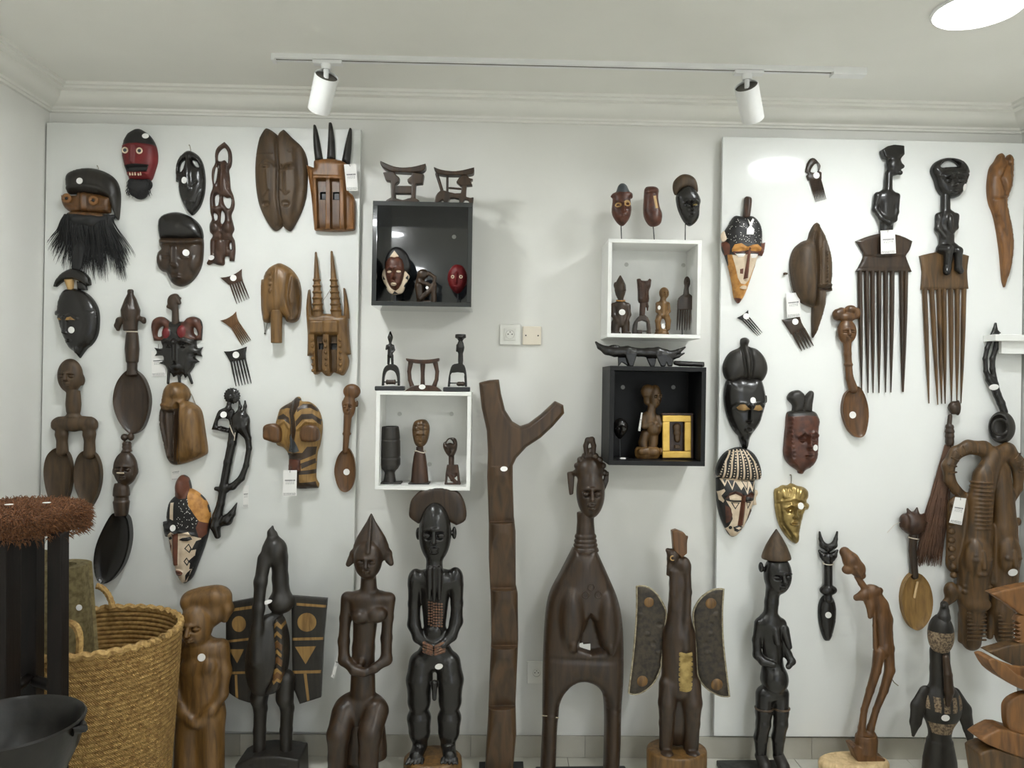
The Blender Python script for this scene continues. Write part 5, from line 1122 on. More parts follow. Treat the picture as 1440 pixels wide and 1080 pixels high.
t.relief('face', [(68,185,1),(90,180),(215,190),(256,190,1),(256,260),(246,320),(226,380),(190,440),(160,471),(135,469),(110,430),(85,370),(70,300)],
         [BLACKP, CREAM, BROWNP, OXRED], H=48, R=75, edge=16, step=4.5,
         regions=[([(78,184),(98,222),(114,192),(134,240),(152,198),(178,240),(192,220),(208,262),(222,222),(236,250),(254,200),(254,186),(215,188)], 1), ([(92,188),(100,208),(110,188)], 0), ([(120,192),(134,226),(148,194)], 0), ([(182,194),(206,246),(216,200)], 0), ([(188,198),(205,232),(212,202)], 1), ([(225,196),(238,232),(248,196)], 0),
          ([(104,276),(120,252),(150,243),(180,255),(182,268),(104,282)], 3), ([(204,262),(225,250),(246,262),(246,280),(204,272)], 3), ([(118,268),(150,258),(180,272),(178,290),(122,286)], 1), ([(122,287),(180,288),(176,297),(128,296)], 0), ([(200,286),(244,284),(242,294),(202,296)], 0),
          ([(104,290),(126,296),(180,298),(200,298),(246,292),(234,340),(216,370),(196,432),(160,472),(135,469),(110,432),(120,420),(136,380),(128,330)], 1), ([(126,298),(170,300),(148,334)], 0), ([(135,302),(163,303),(148,326)], 1), ([(202,298),(230,298),(212,334)], 0), ([(207,303),(222,303),(212,324)], 1), ([(180,262),(202,264),(191,412),(160,412)], 2), ([(100,312),(124,325),(135,360),(128,390),(108,405)], 3), ([(226,330),(238,345),(222,378),(214,372)], 3),
          ([(140,420),(168,410),(190,420),(184,434),(164,446),(146,440)], 0), ([(148,424),(168,418),(182,424),(166,432)], 1), ([(68,250),(96,234),(102,244),(84,268),(98,290),(92,302),(74,288)], 1), (ellp(128,424,8,9,8), 0)],
         bumps=[('l', [(190,266),(176,410)], 13, 20), ('e', 150, 285, 32, 16, 8), ('e', 222, 285, 26, 16, 8), ('e', 164, 428, 30, 16, 12), ('l', [(104,268),(145,242),(182,262)], 9, 7), ('l', [(204,262),(228,248),(250,264)], 9, 7)])
t.relief('ear', [(252,250),(268,245),(272,262),(262,285),(266,316,1),(246,316),(248,285)], CREAM, H=6, R=8, edge=16, back=4)
# --- brass mask
t = T('brass_mask', 'small gold-coloured metal mask with a scalloped crown', 'mask', 'V', (440, 360), LR, group=GR, wref=MASKW)
t.relief('face', [(356,246),(375,234),(396,221),(420,222),(440,212),(470,224),(500,231),(521,250),(523,280),(511,300),(528,318),(521,340),(505,346),(485,420),(471,500),(455,508),(420,480),(385,430),(365,370),(357,300)], BRASS, H=52, R=80, edge=10,
         bumps=face(445,345,120,190,1.0)+[('l', [(430+i*17-45, 220), (430+i*12-40, 275)], 10, 8) for i in range(7)]+[('l', [(362,300),(440,282),(512,300)], 9, 8), ('e', 456, 480, 24, 34, 12), ('l', [(372,300),(385,400),(450,495)], 8, -6)])
t.hook(437, 172, 440, 216, 2); t.sticker(460, 313, 16)
# --- black horned spoon
t = T('horned_spoon', 'black spoon with a two-pronged top, string ring and knobbed handle', 'spoon', 'V', (607, 760), LR, group=GS, wref=.012)
t.sdf('handle', [CH([(565,446,18,5),(570,480,18,9),(580,510,20,16),(607,524,20,18),(635,510,20,16),(645,480,18,9),(652,446,18,5)]), CH([(563,538,18,6),(580,560,20,16),(607,566,22,18),(634,560,20,16),(652,536,18,6)]), E(607,578,20,34,16,18), LA(607, 20, [(585,22),(600,20),(708,20),(715,24)], .9), E(607,730,20,43,26,24), C((607,752,20), (607,775,20), 16, 22)], EBONY, h=3.2, k=6)
t.relief('bowl', [(607,758),(635,772),(650,820),(648,880),(635,940),(622,976),(607,982),(592,976),(575,930),(564,870),(565,810),(580,770)], EBONY, H=24, R=36, edge=10)
t.tube('string_ring', [(607+23*math.cos(a), 600+2*math.sin(a), 20+21*math.sin(a)) for a in np.linspace(0, 2*math.pi, 18, endpoint=False)], 2.6, STRINGW, close=True, sides=6)
t.sticker(601, 848, 15)
# --- pale bowl spoon with spiky head
t = T('spiky_head_spoon', 'spoon with a pale pointed bowl and dark spiky-haired head', 'spoon', 'W', (185, 740), LR, group=GS, wref=.012)
bowl(t, [(178,736),(205,740),(235,780),(248,840),(240,900),(215,940),(188,955),(160,940),(135,890),(127,830),(138,775),(160,742)], TAND, 20, 26)
t.sdf('bowl_ridge', [C((193,770,14), (182,830,12), 4, 5)], PALE, h=2.6)
t.sdf('handle', [C((172,590,20), (172,650,18), 15, 14), C((172,650,18), (180,745,16), 14, 15)], DARK, h=3, k=3)
t.sdf('carved_head', [E(170,540,24,46,46,34), E(135,535,30,20,34,26), C((122,535,34), (116,548,36), 8, 6)]+[C((170+34*math.cos(a), 535+34*math.sin(a), 30), (170+54*math.cos(a), 535+56*math.sin(a), 26), 12, 4) for a in (-2.0, -1.3, -.6, .05, .7)], DARKR, h=3, k=5)
t.tube('string_ring', [(174+18*math.cos(a), 598+3*math.cos(a), 20+17*math.sin(a)) for a in np.linspace(0, 2*math.pi, 18, endpoint=False)], 2.4, STRINGW, close=True, sides=6)
t.tube('whisker', [(118,532,36), (90,545,34), (66,575,30)], .8, STRINGW, sides=4)
# --- fly whisk
t = T('fly_whisk', 'fly whisk with a carved wooden handle and long brown hair', 'whisk', 'W', (315, 240), LR, wref=.012)
t.sdf('handle', [E(332,92,20,22,26,18), E(345,92,22,10,30,14), E(318,90,20,8,12,10), C((318,125,18), (314,160,18), 8, 9), LA(316, 18, [(158,13),(168,16),(172,14),(186,18),(190,15),(206,17),(210,15),(226,16),(240,13)])], DARK, h=2.8, k=4)
st = []
for i in range(420):
    a = rnd.random(); x1 = 190+a*98+rnd.gauss(0, 4); y1 = rnd.uniform(600, 715)-(.5-abs(a-.5))*10; x0 = 306+rnd.uniform(-6, 18); w1 = rnd.uniform(1, 12); pts = []
    bow = rnd.uniform(-6, 12)
    for j in range(6):
        s = j/5; pts.append((x0+(x1-x0)*s+bow*math.sin(math.pi*s), 236+(y1-236)*s, 14*(1-s)+w1*s))
    st.append(([tuple(p) for p in t.loc(pts)], [t.m*r for r in (2.2, 2.4, 2.4, 2.2, 1.8, .7)]))
tubes('hair_tassel', st, HAIRR, t.o)
# --- twin crocodile carving
t = T('twin_reptile_carving', 'large brown carving of two ringed horned reptiles with faces and a card tag', 'carving', 'W', (460, 620), LR+.014, wref=.03)
pr = [CH([(402,1000,34,36),(404,900,34,46),(404,830,36,56),(410,690,38,64),(424,570,38,52),(432,450,40,48),(450,360,40,44),(490,280,40,34),(540,258,38,30),(578,300,34,26),(590,350,30,22),(590,405,26,18),(572,450,24,12)], .75),
      CH([(534,985,28,34),(526,880,28,46),(532,790,30,50),(538,680,32,52),(534,560,32,46),(530,440,30,40),(520,340,30,34),(500,280,32,30)], .75),
      CH([(500,290,30,32),(450,252,32,30),(390,245,32,27),(340,268,32,25),(312,318,30,24),(318,372,28,21),(345,412,26,18),(385,440,26,14)], .8), C((360,480,22), (345,700,22), 46, 38, .5), E(322,805,32,26,36,26), C((330,810,30), (380,800,34), 24, 24), C((320,830,36), (300,850,34), 18, 14)]
rings = []
for i, y in enumerate(range(380, 560, 16)): rings.append(TO(430-.0*(y-400)+(560-y)*.06-4, y, 40, 41 if y > 420 else 38, 4, 'y', k=3))
fc = [E(410,672,64,56,84,34, k=5), E(536,665,56,44,80,30, k=5)]
fc += [C((410,640,96), (410,700,102), 6, 10, k=4), E(388,672,90,16,7,8), E(434,672,90,16,7,8), E(410,728,90,16,7,9), C((380,655,90), (440,655,90), 5, k=3), C((536,640,84), (538,695,90), 6, 9, k=4), E(518,668,80,13,7,7), E(556,668,80,13,7,7), E(537,722,80,14,7,8)]
fc += [C((360,780,60), (460,780,60), 7, k=5), C((355,800,62), (460,800,62), 7, k=5), E(410,850,58,52,30,26), C((374,900,18), (370,1000,18), 14, 12), C((485,880,18), (482,985,18), 16, 13), E(586,535,34,10,16,12), C((470,560,30), (480,760,30), 22, 20)]
t.sdf('carving', [pr, rings, fc], BROWN, h=3.4, k=9)
for i in range(9):
    y = 470+i*34; t.sdf('scale', [E(330-8*math.sin(i/8*math.pi), y, 36, 14, 13, 12)], BROWN, h=3.2)
for i in range(7):
    a = math.pi*(.95+.62*i/6); x, y = 400+84*math.cos(a), 330+84*math.sin(a)
    t.sdf('ring', [C((x-15*math.cos(a), y-15*math.sin(a), 50), (x+15*math.cos(a), y+15*math.sin(a), 50), 4)], BROWN, h=3)
for i in range(6):
    a = math.pi*(1.55+.5*i/5); x, y = 520+70*math.cos(a), 330+74*math.sin(a)
    t.sdf('ring', [C((x-15*math.cos(a), y-15*math.sin(a), 54), (x+13*math.cos(a), y+13*math.sin(a), 54), 4)], BROWN, h=3)
for i in range(8):
    for x, w in ((404, 68), (530, 60)): t.sdf('scale_row', [C((x-34, 880+i*15, w-4), (x+34, 880+i*15, w-4), 4)], BROWN, h=3)
t.tag([(311,433),(353,438),(335,540),(287,530)], 78, (330,420,60))
t.sticker(528, 720, 15)
# --- black ladle
t = T('black_ladle', 'black ladle with a split looped handle above the twin reptile carving', 'ladle', 'Y', (210, 660), LR, wref=.02)
t.sdf('cup', [E(222,745,40,58,76,46), cut(E(190,745,72,36,66,46), 4), TO(192,742,72,36,6)], EBONY_M, h=3.6, k=4)
t.sdf('handle', [CH([(236,672,36,16),(222,630,34,17),(205,590,32,17),(190,545,30,20),(170,520,30,18)]), CH([(170,520,30,14),(152,480,30,10),(148,420,30,10),(158,370,30,10),(178,320,30,11),(196,280,30,10),(198,254,30,6)]), C((198,290,30), (220,298,30), 8, 4), CH([(196,535,30,13),(182,470,32,12),(182,420,32,12),(198,370,32,12),(205,325,32,11),(205,295,32,9)])], EBONY, h=3, k=6)
t.sticker(180, 555, 16, 14)

# ================================================================ standing things
GF = 'carved statues standing on the floor'
def F(name, label, zoom, anchor, L, cat='statue'):
    t = Thing(name, label, cat, zoom, anchor, L, GF if cat == 'statue' else None); fy = t.floor_y()
    # move the origin down to the floor
    d = (fy-t.ay)*t.m; e = t.o.rotation_euler[1]; t.o.location.x -= d*math.sin(e); t.o.location.z = 0.0; t.ay = fy; t.fy = fy
    return t

# --- boy in light wood
t = F('boy_statue', 'light orange-brown wooden statue of a boy in a turban beside the basket', 'G', (745, 1000), .205)
fy = t.fy
t.sdf('body', [head(738,540,26,58,80,60,t=-.14,a=1.2), E(762,452,-8,76,42,58), E(800,440,-4,50,34,52), CH([(830,450,0,26),(842,490,0,20),(832,530,0,12)]), E(704,462,-4,34,36,48), E(796,495,-10,34,52,44), E(764,500,-20,56,66,46), C((745,590,0), (745,625,0), 30, 38), E(748,640,0,92,46,52), E(748,720,4,78,90,50), E(720,690,38,34,30,20), E(780,690,38,34,30,20), C((745,740,0), (748,880,0), 72, 84, .62),
    CH([(676,630,0,28),(662,720,4,24),(660,800,14,22),(690,850,40,20),(735,885,58,18)]), CH([(820,630,0,28),(832,720,4,24),(825,800,14,22),(795,850,40,20),(752,890,58,18)]), C((745,880,0), (742,fy-40,0), 86, 88, .62), C((705,900,20), (695,fy-20,26), 42, 40), C((785,900,20), (790,fy-20,26), 42, 40), LA(745, 8, [(fy-24,96),(fy,100)], .75),
    cut(C((745,930,62), (745,fy,62), 7, 9), 8)], MID, h=4.2, k=16)
t.sticker(766, 652, 14)

# --- horned bird with square wings
t = F('square_wing_bird_statue', 'black bird statue with square wings painted with tan discs and triangles', 'H', (210, 1010), .17)
fy = t.fy
t.sdf('body', [E(222,208,20,50,56,46), CH([(206,168,16,18),(207,135,16,12),(213,112,16,5)]), C((222,140,12), (228,170,14), 8, 12), CH([(190,235,44,28),(180,320,64,24),(176,420,76,22),(172,500,80,22),(170,620,86,26)], .9), CH([(238,240,8,34),(240,320,4,30),(245,390,4,36)]), E(245,415,10,52,44,50), E(188,620,30,76,165,66,6), E(228,600,14,52,150,56)],
      EBONY_M, h=4, k=14)
for x0, kx, x1 in ((160,166,160), (262,272,265)):
    t.sdf('leg', [CH([(x0+18 if x0 < 200 else x0, 720, 16, 40), (x0+2, 790, 26, 33), (kx, 835, 18, 26), (x1, 925, 10, 24), (x1, 1010, 14, 25)]), E(x1-4,1022,34,32,16,34)], EBONY_M, h=4, k=8)
t.relief('belly_panel', [(238,466),(262,480),(274,560),(270,660),(246,745),(200,752),(226,700),(240,620),(236,540)], [EBONY_M, TAND, RUST], H=10, R=14, edge=74, back=10, regions=[([(232+6*math.sin(i), 485+i*36), (250, 470+i*36), (268, 490+i*36), (266, 502+i*36), (248, 486+i*36), (236, 500+i*36)], 1) for i in range(7)]+[([(232,560+i*60),(252,545+i*60),(270,562+i*60),(268,585+i*60),(250,570+i*60),(236,584+i*60)], 2) for i in range(3)])
def wing(t, pts, regs, w=-18):
    o = t.relief('wing', pts, [EBONY_M, TAND], n=2, H=3, R=6, edge=w+16, back=w, regions=regs); return o
wing(t, [(30,420,1),(150,398,1),(152,560),(128,822,1),(75,806),(36,780,1),(25,690),(22,500)], [(ellp(75,503,28,32), 1), ([(36,604),(95,604),(68,660)], 1), ([(26,444),(142,428),(142,440),(26,456)], 1), ([(26,568),(120,558),(120,568),(26,578)], 1), ([(28,694),(112,692),(112,702),(28,704)], 1), ([(58,706),(68,706),(72,800),(62,800)], 1)])
wing(t, [(283,393,1),(426,405,1),(412,560),(400,800,1),(316,826,1),(288,755,1),(285,600)], [(ellp(345,498,38,38), 1), ([(298,596),(382,594),(340,666)], 1), ([(304,420),(422,430),(421,440),(304,431)], 1), ([(288,560),(410,558),(410,569),(288,571)], 1), ([(282,692),(402,690),(400,702),(284,704)], 1), ([(332,704),(344,704),(356,812),(346,814)], 1)])
t.sdf('base', [PO(spline([(85,1030,1),(150,1000),(250,996),(334,1010,1),(336,fy,1),(85,fy,1)], 2), -70, 84, 8), E(155,1030,60,30,10,30), E(270,1030,60,30,10,30)], EBONY_M, h=5, k=4)
t.sticker(208, 398, 13, 8)

# --- seated woman with pointed hair
t = F('seated_woman_statue', 'dark brown statue of a seated woman with tall pointed hair and folded hands', 'H', (570, 1040), .24)
fy = t.fy
t.sdf('body', [head(594,242,26,56,76,48,a=1.0), LA(601, -8, [(60,2),(95,18),(130,40),(160,58),(190,70),(220,75),(246,72)], .62), C((604,75,10), (600,205,66), 5, 9, k=6), CH([(530,225,-8,16),(522,250,-4,13),(512,264,2,11)]), CH([(670,225,-8,16),(674,250,-4,13),(682,262,2,11)]), C((592,310,0), (592,370,0), 30, 34),
    E(590,400,0,92,34,48), E(590,430,6,72,60,44), E(568,462,40,36,28,34), E(630,456,40,42,32,34), C((582,440,0), (572,600,0), 52, 42, .8), C((572,600,0), (570,770,8), 44, 50, .85),
    CH([(508,400,0,26),(500,480,0,22),(494,570,4,22),(498,640,20,22),(540,665,52,17),(580,672,62,14)]), CH([(674,405,0,26),(668,480,0,22),(664,560,4,22),(666,640,20,22),(625,662,52,17),(590,676,62,14)]), E(566,676,66,34,14,12), E(570,640,44,12,14,12),
    E(560,850,0,110,80,60), CH([(500,850,30,50),(488,910,80,44),(484,1000,76,36),(480,fy-18,70,38)], .9), CH([(625,840,30,52),(610,905,80,46),(604,1000,76,38),(600,fy-18,70,40)], .9), E(478,fy-12,92,36,14,40), E(602,fy-12,92,38,14,40)], DARK, h=4.2, k=12)
t.sdf('stool', [LA(560, -10, [(880,84),(920,96),(1000,104),(1040,104),(1045,70),(fy-20,70),(fy-18,110),(fy,110)], .7)], DARK, h=5)
t.tag([(468,620),(478,624),(450,730),(438,722)], -20, (492,596,-8))

# --- black crowned man
t = F('crowned_man_statue', 'glossy black statue of a bearded man with a wide halo headdress', 'K', (190, 1050), .17)
fy = t.fy
t.relief('headdress', [(94,120),(104,82),(140,50),(190,36),(240,41),(280,65),(301,110),(302,160),(268,180,1),(190,150),(128,174,1),(96,150)], DARK, H=12, R=30, edge=4, back=-24)
t.sdf('body', [head(190,205,14,60,112,54,a=.9), E(126,212,-6,9,24,14), E(260,210,-6,9,24,14), C((188,310,16), (188,390,18), 30, 34), C((172,330,44), (172,440,48), 9, 7, k=3), C((190,330,48), (190,445,52), 9, 7, k=3), C((208,330,44), (208,440,48), 9, 7, k=3), E(190,385,0,92,46,40),
    E(118,385,0,30,44,32), E(264,380,0,30,44,32), C((190,400,0), (188,540,0), 56, 42, .75), E(190,600,10,54,66,46), E(188,560,44,28,22,14),
    CH([(116,405,0,27),(112,470,0,22),(112,545,6,24),(130,585,30,20),(165,610,52,16),(195,612,60,12)]), CH([(268,405,0,27),(270,470,0,22),(268,535,6,24),(252,580,30,20),(222,605,52,16),(200,612,60,12)]), E(190,660,6,66,60,46),
    CH([(138,690,4,46),(132,750,8,48),(131,830,6,41),(130,884,4,30)]), CH([(238,690,4,46),(246,750,8,48),(245,830,6,41),(241,884,4,30)]), CH([(130,895,2,45),(132,945,2,38),(134,988,2,26)]), CH([(242,895,2,45),(240,945,2,38),(236,988,2,26)]), C((190,750,40), (190,805,44), 12, 8),
    C((134,996,0), (122,1014,44), 26, 25), C((238,996,0), (246,1014,44), 26, 25)]+[C((100+i*12, 1018, 58), (92+i*14, 1026, 76), 8, 6, k=2) for i in range(5)]+[C((222+i*12, 1018, 58), (218+i*14, 1026, 76), 8, 6, k=2) for i in range(5)], EBONY, h=3.8, k=9)
t.sdf('base', [LA(182, 14, [(1026,96),(1034,106),(1060,108),(fy,106)], .85)], MID, h=4.6)
SCAR = mat('scarified_wood', (112,76,52), (60,44,36), .5, 'blotch', 6, .3, gain=1.2)
w = t.surf(192, 500, 20)[:, 2].max()
for r in range(9):
    for c in range(6): t.sdf('scar_bead', [E(170+c*9.6, 455+r*10, t.surf(170+c*9.6, 455+r*10, 7)[:, 2].max(), 4.6, 4.2, 3.2)], SCAR, h=2.2)
for s in (-1, 1):
    for i in range(4): t.sdf('finger', [C((190+s*36, 596+i*10, 60), (190+s*6, 606+i*9, 74), 6.5, 5)], SCAR, h=2.6)
t.sticker(207, 686, 15, 11, ang=-20)

# --- forked ladder post
t = F('forked_ladder_post', 'tall brown forked wooden ladder post with notched steps', 'Z', (705, 1075), .15, 'ladder')
fy = t.fy
out = [(673.5,537.5),(688,534),(701.7,533),(704.6,553),(710.3,576),(720.4,592),(731.8,598.7),(743.3,595),(760.5,582),(780.6,563.4),(792,569),(793.5,580.6),(777.7,599),(760.5,615),(740.4,628),(726,643.7),(721,654),(721.2,680),(722.6,725.5),(725,746),(725.3,822),(728,833),(728.7,898),(728,917),(725,985),(726,1031),(722,1072),(722,fy-7),(682,fy-7),(682.4,1072),(686,1012),(689,936),(690.8,898),(690,841),(687.3,784),(687.3,731),(685,670),(686,634),(684.5,605),(677.3,573)]
steps = [654, 732.7, 825.7, 907, 991, fy+40]
def ladder(X, Y, W):
    d2 = sdpoly(X[:, :, :1], Y[:, :, :1], out)
    y = Y[:, :, :1]; ws = np.full(y.shape, 15.0)
    for a, b in zip(steps[:-1], steps[1:]):
        q = (y >= a) & (y < b); ws = np.where(q, 22-17*np.clip((y-a-6)/(b-a-6), 0, 1)**.7, ws)
    r = np.maximum(d2+15, 0); q = np.maximum(np.abs(W)-4, 0)
    body = np.sqrt(r*r+q*q)-15.0
    return np.maximum(body, W-ws)
t.sdf('post', [Pr(ladder, (670, 530, -20), (797, fy-6, 23))], mat('ladder_wood', (84,63,45), (48,36,28), .4, gain=.95, scale=.6), h=1.15)
box('base_plate', -.085, .085, -.07, .07, 0, .018, IRON, t.o, bev=.002)
t.sticker(708.5, 657, 5, 3.4)

# --- arched figure
t = F('arched_figure_statue', 'dark brown arch-legged figure with a long ringed neck and crested head', 'N', (178, 1060), .15)
fy = t.fy
t.relief('body', [(150,386,1),(220,386,1),(258,470),(290,550),(304,640),(306,780),(299,900),(297,1000),(292,fy-8,1),(248,fy-8,1),(251,960),(249,880),(240,840),(220,815),(185,803),(150,811),(120,840),(105,872),(101,905),(96,960),(91,fy-8,1),(46,fy-8,1),(52,960),(52,890),(55,720),(62,600),(76,530),(112,460)],
         DARK, H=34, R=60, edge=14, back=-34, bumps=[('a', [(200,570),(222,600),(246,680),(268,705),(200,712),(150,695),(158,650),(185,592)], -30, 18), ('e', 140, 600, 44, 110, 22), ('e', 258, 610, 40, 110, 22), ('e', 262, 690, 16, 26, 10), ('e', 145, 680, 16, 24, 10), ('l', [(60,720),(300,730)], 12, -4), ('l', [(52,903),(100,903)], 5, 5), ('l', [(250,885),(298,885)], 5, -4)])
for cx, cy in ((200,496), (182,520), (222,520)):
    w = t.surf(cx, cy, 8)[:, 2].max(); t.sdf('trefoil_loop', [TO(cx, cy, w, 10, 3)], DARK, h=1.8)
t.sdf('neck', [LA(188, -4, [(270,28),(300,27),(340,30),(343,34),(350,35),(354,32),(358,36),(364,37),(367,33),(371,38),(377,39),(380,35),(384,40),(396,44)], .8)], DARK, h=3)
t.sdf('head', [head(203,205,4,45,84,44,a=1.0), E(200,140,-6,44,46,40)]+[E(203+46*math.cos(a), 150+62*math.sin(a), -8, 10, 10, 16) for a in np.linspace(math.pi*1.02, math.pi*1.98, 9)]+[PO([(130,145),(146,142),(154,160),(150,215),(138,218),(133,180)], -22, -6, 3), PO([(250,150),(264,142),(262,175),(250,205),(244,180)], -22, -6, 3)], DARK, h=3, k=5)
t.sdf('crest_loop', [CH([(192,92,-4,8),(188,60,-2,8),(195,42,0,9),(208,40,0,9),(214,60,-2,8),(212,92,-4,8)]), E(203,80,-6,9,14,8)], DARK, h=2.6, k=3)
t.sdf('base', [B(176,fy-4,0,146,5,48,2)], IRON, h=4)
t.relief('paper_label', [(164,678,1),(176,675,1),(178,680,1),(200,678,1),(200,698,1),(166,701,1)], CARD, n=1, H=.5, R=3, edge=26, back=24, step=6)
for a, b in (((48,900),(100,908)), ((86,870),(106,795))): t.tube('wire_tie', [a+(30,), ((a[0]+b[0])/2, (a[1]+b[1])/2-4, 36), b+(30,)], 2, WIRE, sides=5)

# --- hornbill with half-moon wings
t = F('half_moon_wing_bird_statue', 'dark bird statue with half-moon wings, tan studs and a gilded belly strip', 'R', (250, 1010), .20)
fy = t.fy
t.sdf('body', [C((255,400,0), (252,520,6), 44, 66, .8), C((252,520,6), (255,720,6), 70, 76, .75), CH([(255,400,0,46),(256,300,0,42),(258,230,0,40)], .8), E(272,225,10,30,40,34), CH([(228,250,16,18),(226,340,22,16),(228,400,18,14)]), E(228,185,6,26,32,30), C((212,165,6), (206,160,4), 14, 10), C((215,200,6), (204,260,10), 12, 6), CH([(284,220,26,14),(284,330,30,16),(278,440,34,18),(270,560,48,18)]),
    CH([(205,720,20,40),(196,790,36,36),(196,880,24,30),(194,980,20,28)]), CH([(300,720,20,42),(302,790,36,40),(302,880,24,34),(300,980,20,32)]), E(250,850,-6,76,140,40), E(192,1000,54,30,20,34), E(300,1002,54,34,20,34)], DARK, h=3.8, k=10)
t.sdf('crest', [PO([(221,76),(240,70),(270,82),(284,100),(284,170),(262,188),(228,160)], -16, 26, 6)]+[C((284, 100+i*2, 20-i*10), (262,185,18-i*10), 5, 6, k=2) for i in range(4)], RUST, h=3, k=3)
t.sdf('eye', [TO(220,187,32,9,3)], TAN, h=2)
t.relief('belly_strip', [(240,574,1),(250,570),(270,576),(295,572,1),(298,620),(296,700),(294,730,1),(270,736),(242,730,1),(238,680),(240,620)], [BRASS, DARK], n=2, H=3, R=8, edge=62, back=20, regions=[([(238, 584+i*21), (246, 588+i*21), (238, 594+i*21)], 1) for i in range(7)]+[([(298, 584+i*21), (289, 588+i*21), (298, 594+i*21)], 1) for i in range(7)])
WB = mat('wing_bark', (66,56,42), (38,32,25), .55, 'blotch', 3, .25, gain=.85); RIMG = mat('grey_rim', (168,158,134), (128,116,92), .6, 'blotch', 4, .2)
for pts, studs, w in (([(75,312,1),(110,312),(150,335),(185,385),(199,430),(191,500),(181,600),(176,652),(150,712),(110,750),(70,766),(41,760,1),(50,690),(65,560),(75,420)], ((125,377,22), (97,708,24)), -10),
                      ([(443,325,1),(400,328),(355,355),(325,395),(314,440),(325,560),(330,662),(345,712),(380,750),(430,775),(467,778,1),(455,680),(440,540),(437,420)], ((387,383,24), (412,725,26)), -10)):
    wg = t.relief('wing', pts, WB, H=8, R=20, edge=w+14, back=w, bumps=[('e', rnd.uniform(80, 180) if pts[0][0] < 200 else rnd.uniform(345, 430), 430+i*40, 16, 12, 4*(-1)**i) for i in range(6)])
    sp = spline(pts, 3); t.tube('wing_rim', [(x, y, w+13) for x, y in sp], 4.6, RIMG, close=True, sides=6)
    for x, y, r in studs: t.sdf('stud', [E(x, y, w+20, r, r, 9)], MID, h=3)
t.sdf('base', [LA(243, 6, [(992,122),(1000,126),(1040,126),(fy,124)], .82)], MID, h=4.5)
t.tag([(206,172),(212,172),(208,232),(200,232)], -6)

# --- black woman with conical hat
t = F('conical_hat_woman_statue', 'slim black statue of a woman with a conical hat and long neck', 'R', (650, 1030), .14)
fy = t.fy
t.sdf('hat', [LA(665, 0, [(70,2),(80,8),(105,24),(140,43),(175,57),(190,61),(198,60)], .9)], BROWN2, h=3)
t.sdf('body', [head(668,262,8,58,84,52,t=.12,a=.9), E(600,232,0,10,22,16), CH([(652,320,0,30),(645,380,0,28),(640,440,0,30)]), E(640,470,0,58,34,34), C((638,470,0), (650,600,0), 52, 40, .75), C((690,490,20), (706,556,38), 22, 12), C((650,490,28), (655,540,44), 20, 12), E(655,700,12,56,66,50), C((650,600,0), (650,700,0), 40, 52, .8),
    CH([(596,470,0,24),(582,540,0,18),(582,600,6,18),(600,622,26,16),(636,628,46,13)]), CH([(686,470,0,22),(694,540,0,16),(712,600,6,17),(722,622,24,15),(700,636,44,12)]), E(652,760,0,62,40,40), CH([(614,770,0,36),(610,840,6,34),(606,890,10,30),(598,950,4,28),(600,1020,0,22)]), CH([(684,770,0,34),(682,840,6,32),(680,890,10,29),(672,950,4,27),(672,1020,0,21)])], EBONY, h=3.4, k=9)
for x, r in ((612,35), (684,33)): t.tube('leg_band', [(x+r*math.cos(a), 825, 4+r*math.sin(a)) for a in np.linspace(0, 2*math.pi, 24, endpoint=False)], 5, BROWN2, close=True, sides=6)
for x in (600, 676): t.sdf('foot', [C((x, 1030, -4), (x+4, 1055, 40), 24, 26), E(x+4,1062,52,26,12,22)], EBONY_M, h=3.4, k=6)
bt = fy-.022/t.m; t.sdf('base_slab', [PO([(436,bt),(724,bt),(724,fy),(436,fy)], -90, 36, 2)], mat('charcoal_slab', (62,62,60), (46,46,45), .6, 'blotch', 2, .1, gain=1.2), h=4.5)

# --- bent thin figure
t = F('stooped_figure_statue', 'thin stooped reddish-brown figure leaning forward on a pale oval board', 'X', (300, 1030), .17)
fy = t.fy
t.sdf('body', [CH([(215,115,0,24),(240,150,4,36),(270,190,8,34),(290,218,8,16)], .8), E(225,190,10,28,22,16), CH([(250,180,30,10),(275,215,30,8)]), CH([(272,225,0,14),(290,255,0,14),(312,285,0,18)]), CH([(268,318,0,15),(300,305,6,26),(345,290,4,28),(372,288,0,16)], .7), CH([(320,310,0,30),(330,350,8,24),(322,400,14,10)], .7), CH([(335,300,-6,40),(372,360,-8,44),(392,420,-6,42),(394,480,-4,38),(398,540,0,38)], .7),
    CH([(345,330,10,9),(342,440,14,8),(345,540,14,10)]), CH([(395,540,0,30),(415,545,0,22),(372,570,8,24)]), CH([(365,560,10,26),(350,640,14,20),(325,730,8,17),(300,820,4,14),(290,900,4,16),(285,940,4,18)]), CH([(412,560,0,24),(415,640,6,22),(390,730,4,18),(355,820,2,14),(332,900,0,16),(325,940,0,18)]), C((290,930,4), (335,935,0), 20, 22)], RUST, h=3.2, k=6)
b0 = 1042
t.sdf('foot_block', [LA(312, 0, [(930,46),(950,50),(1005,48),(1014,44)], .8), PO([(232,970),(250,965),(385,1030),(380,b0),(262,b0)], -36, 30, 3)], RUST, h=3.2, k=4)
t.sdf('board', [LA(255, 0, [(b0-6,140),(b0+2,152),(b0+14,158),(fy,150)], .5)], PALE, h=4.5)
t.tube('tail_wire', [(428,680,-10), (440,700,-4), (456,713,2)], 2.2, WIRE, sides=5)

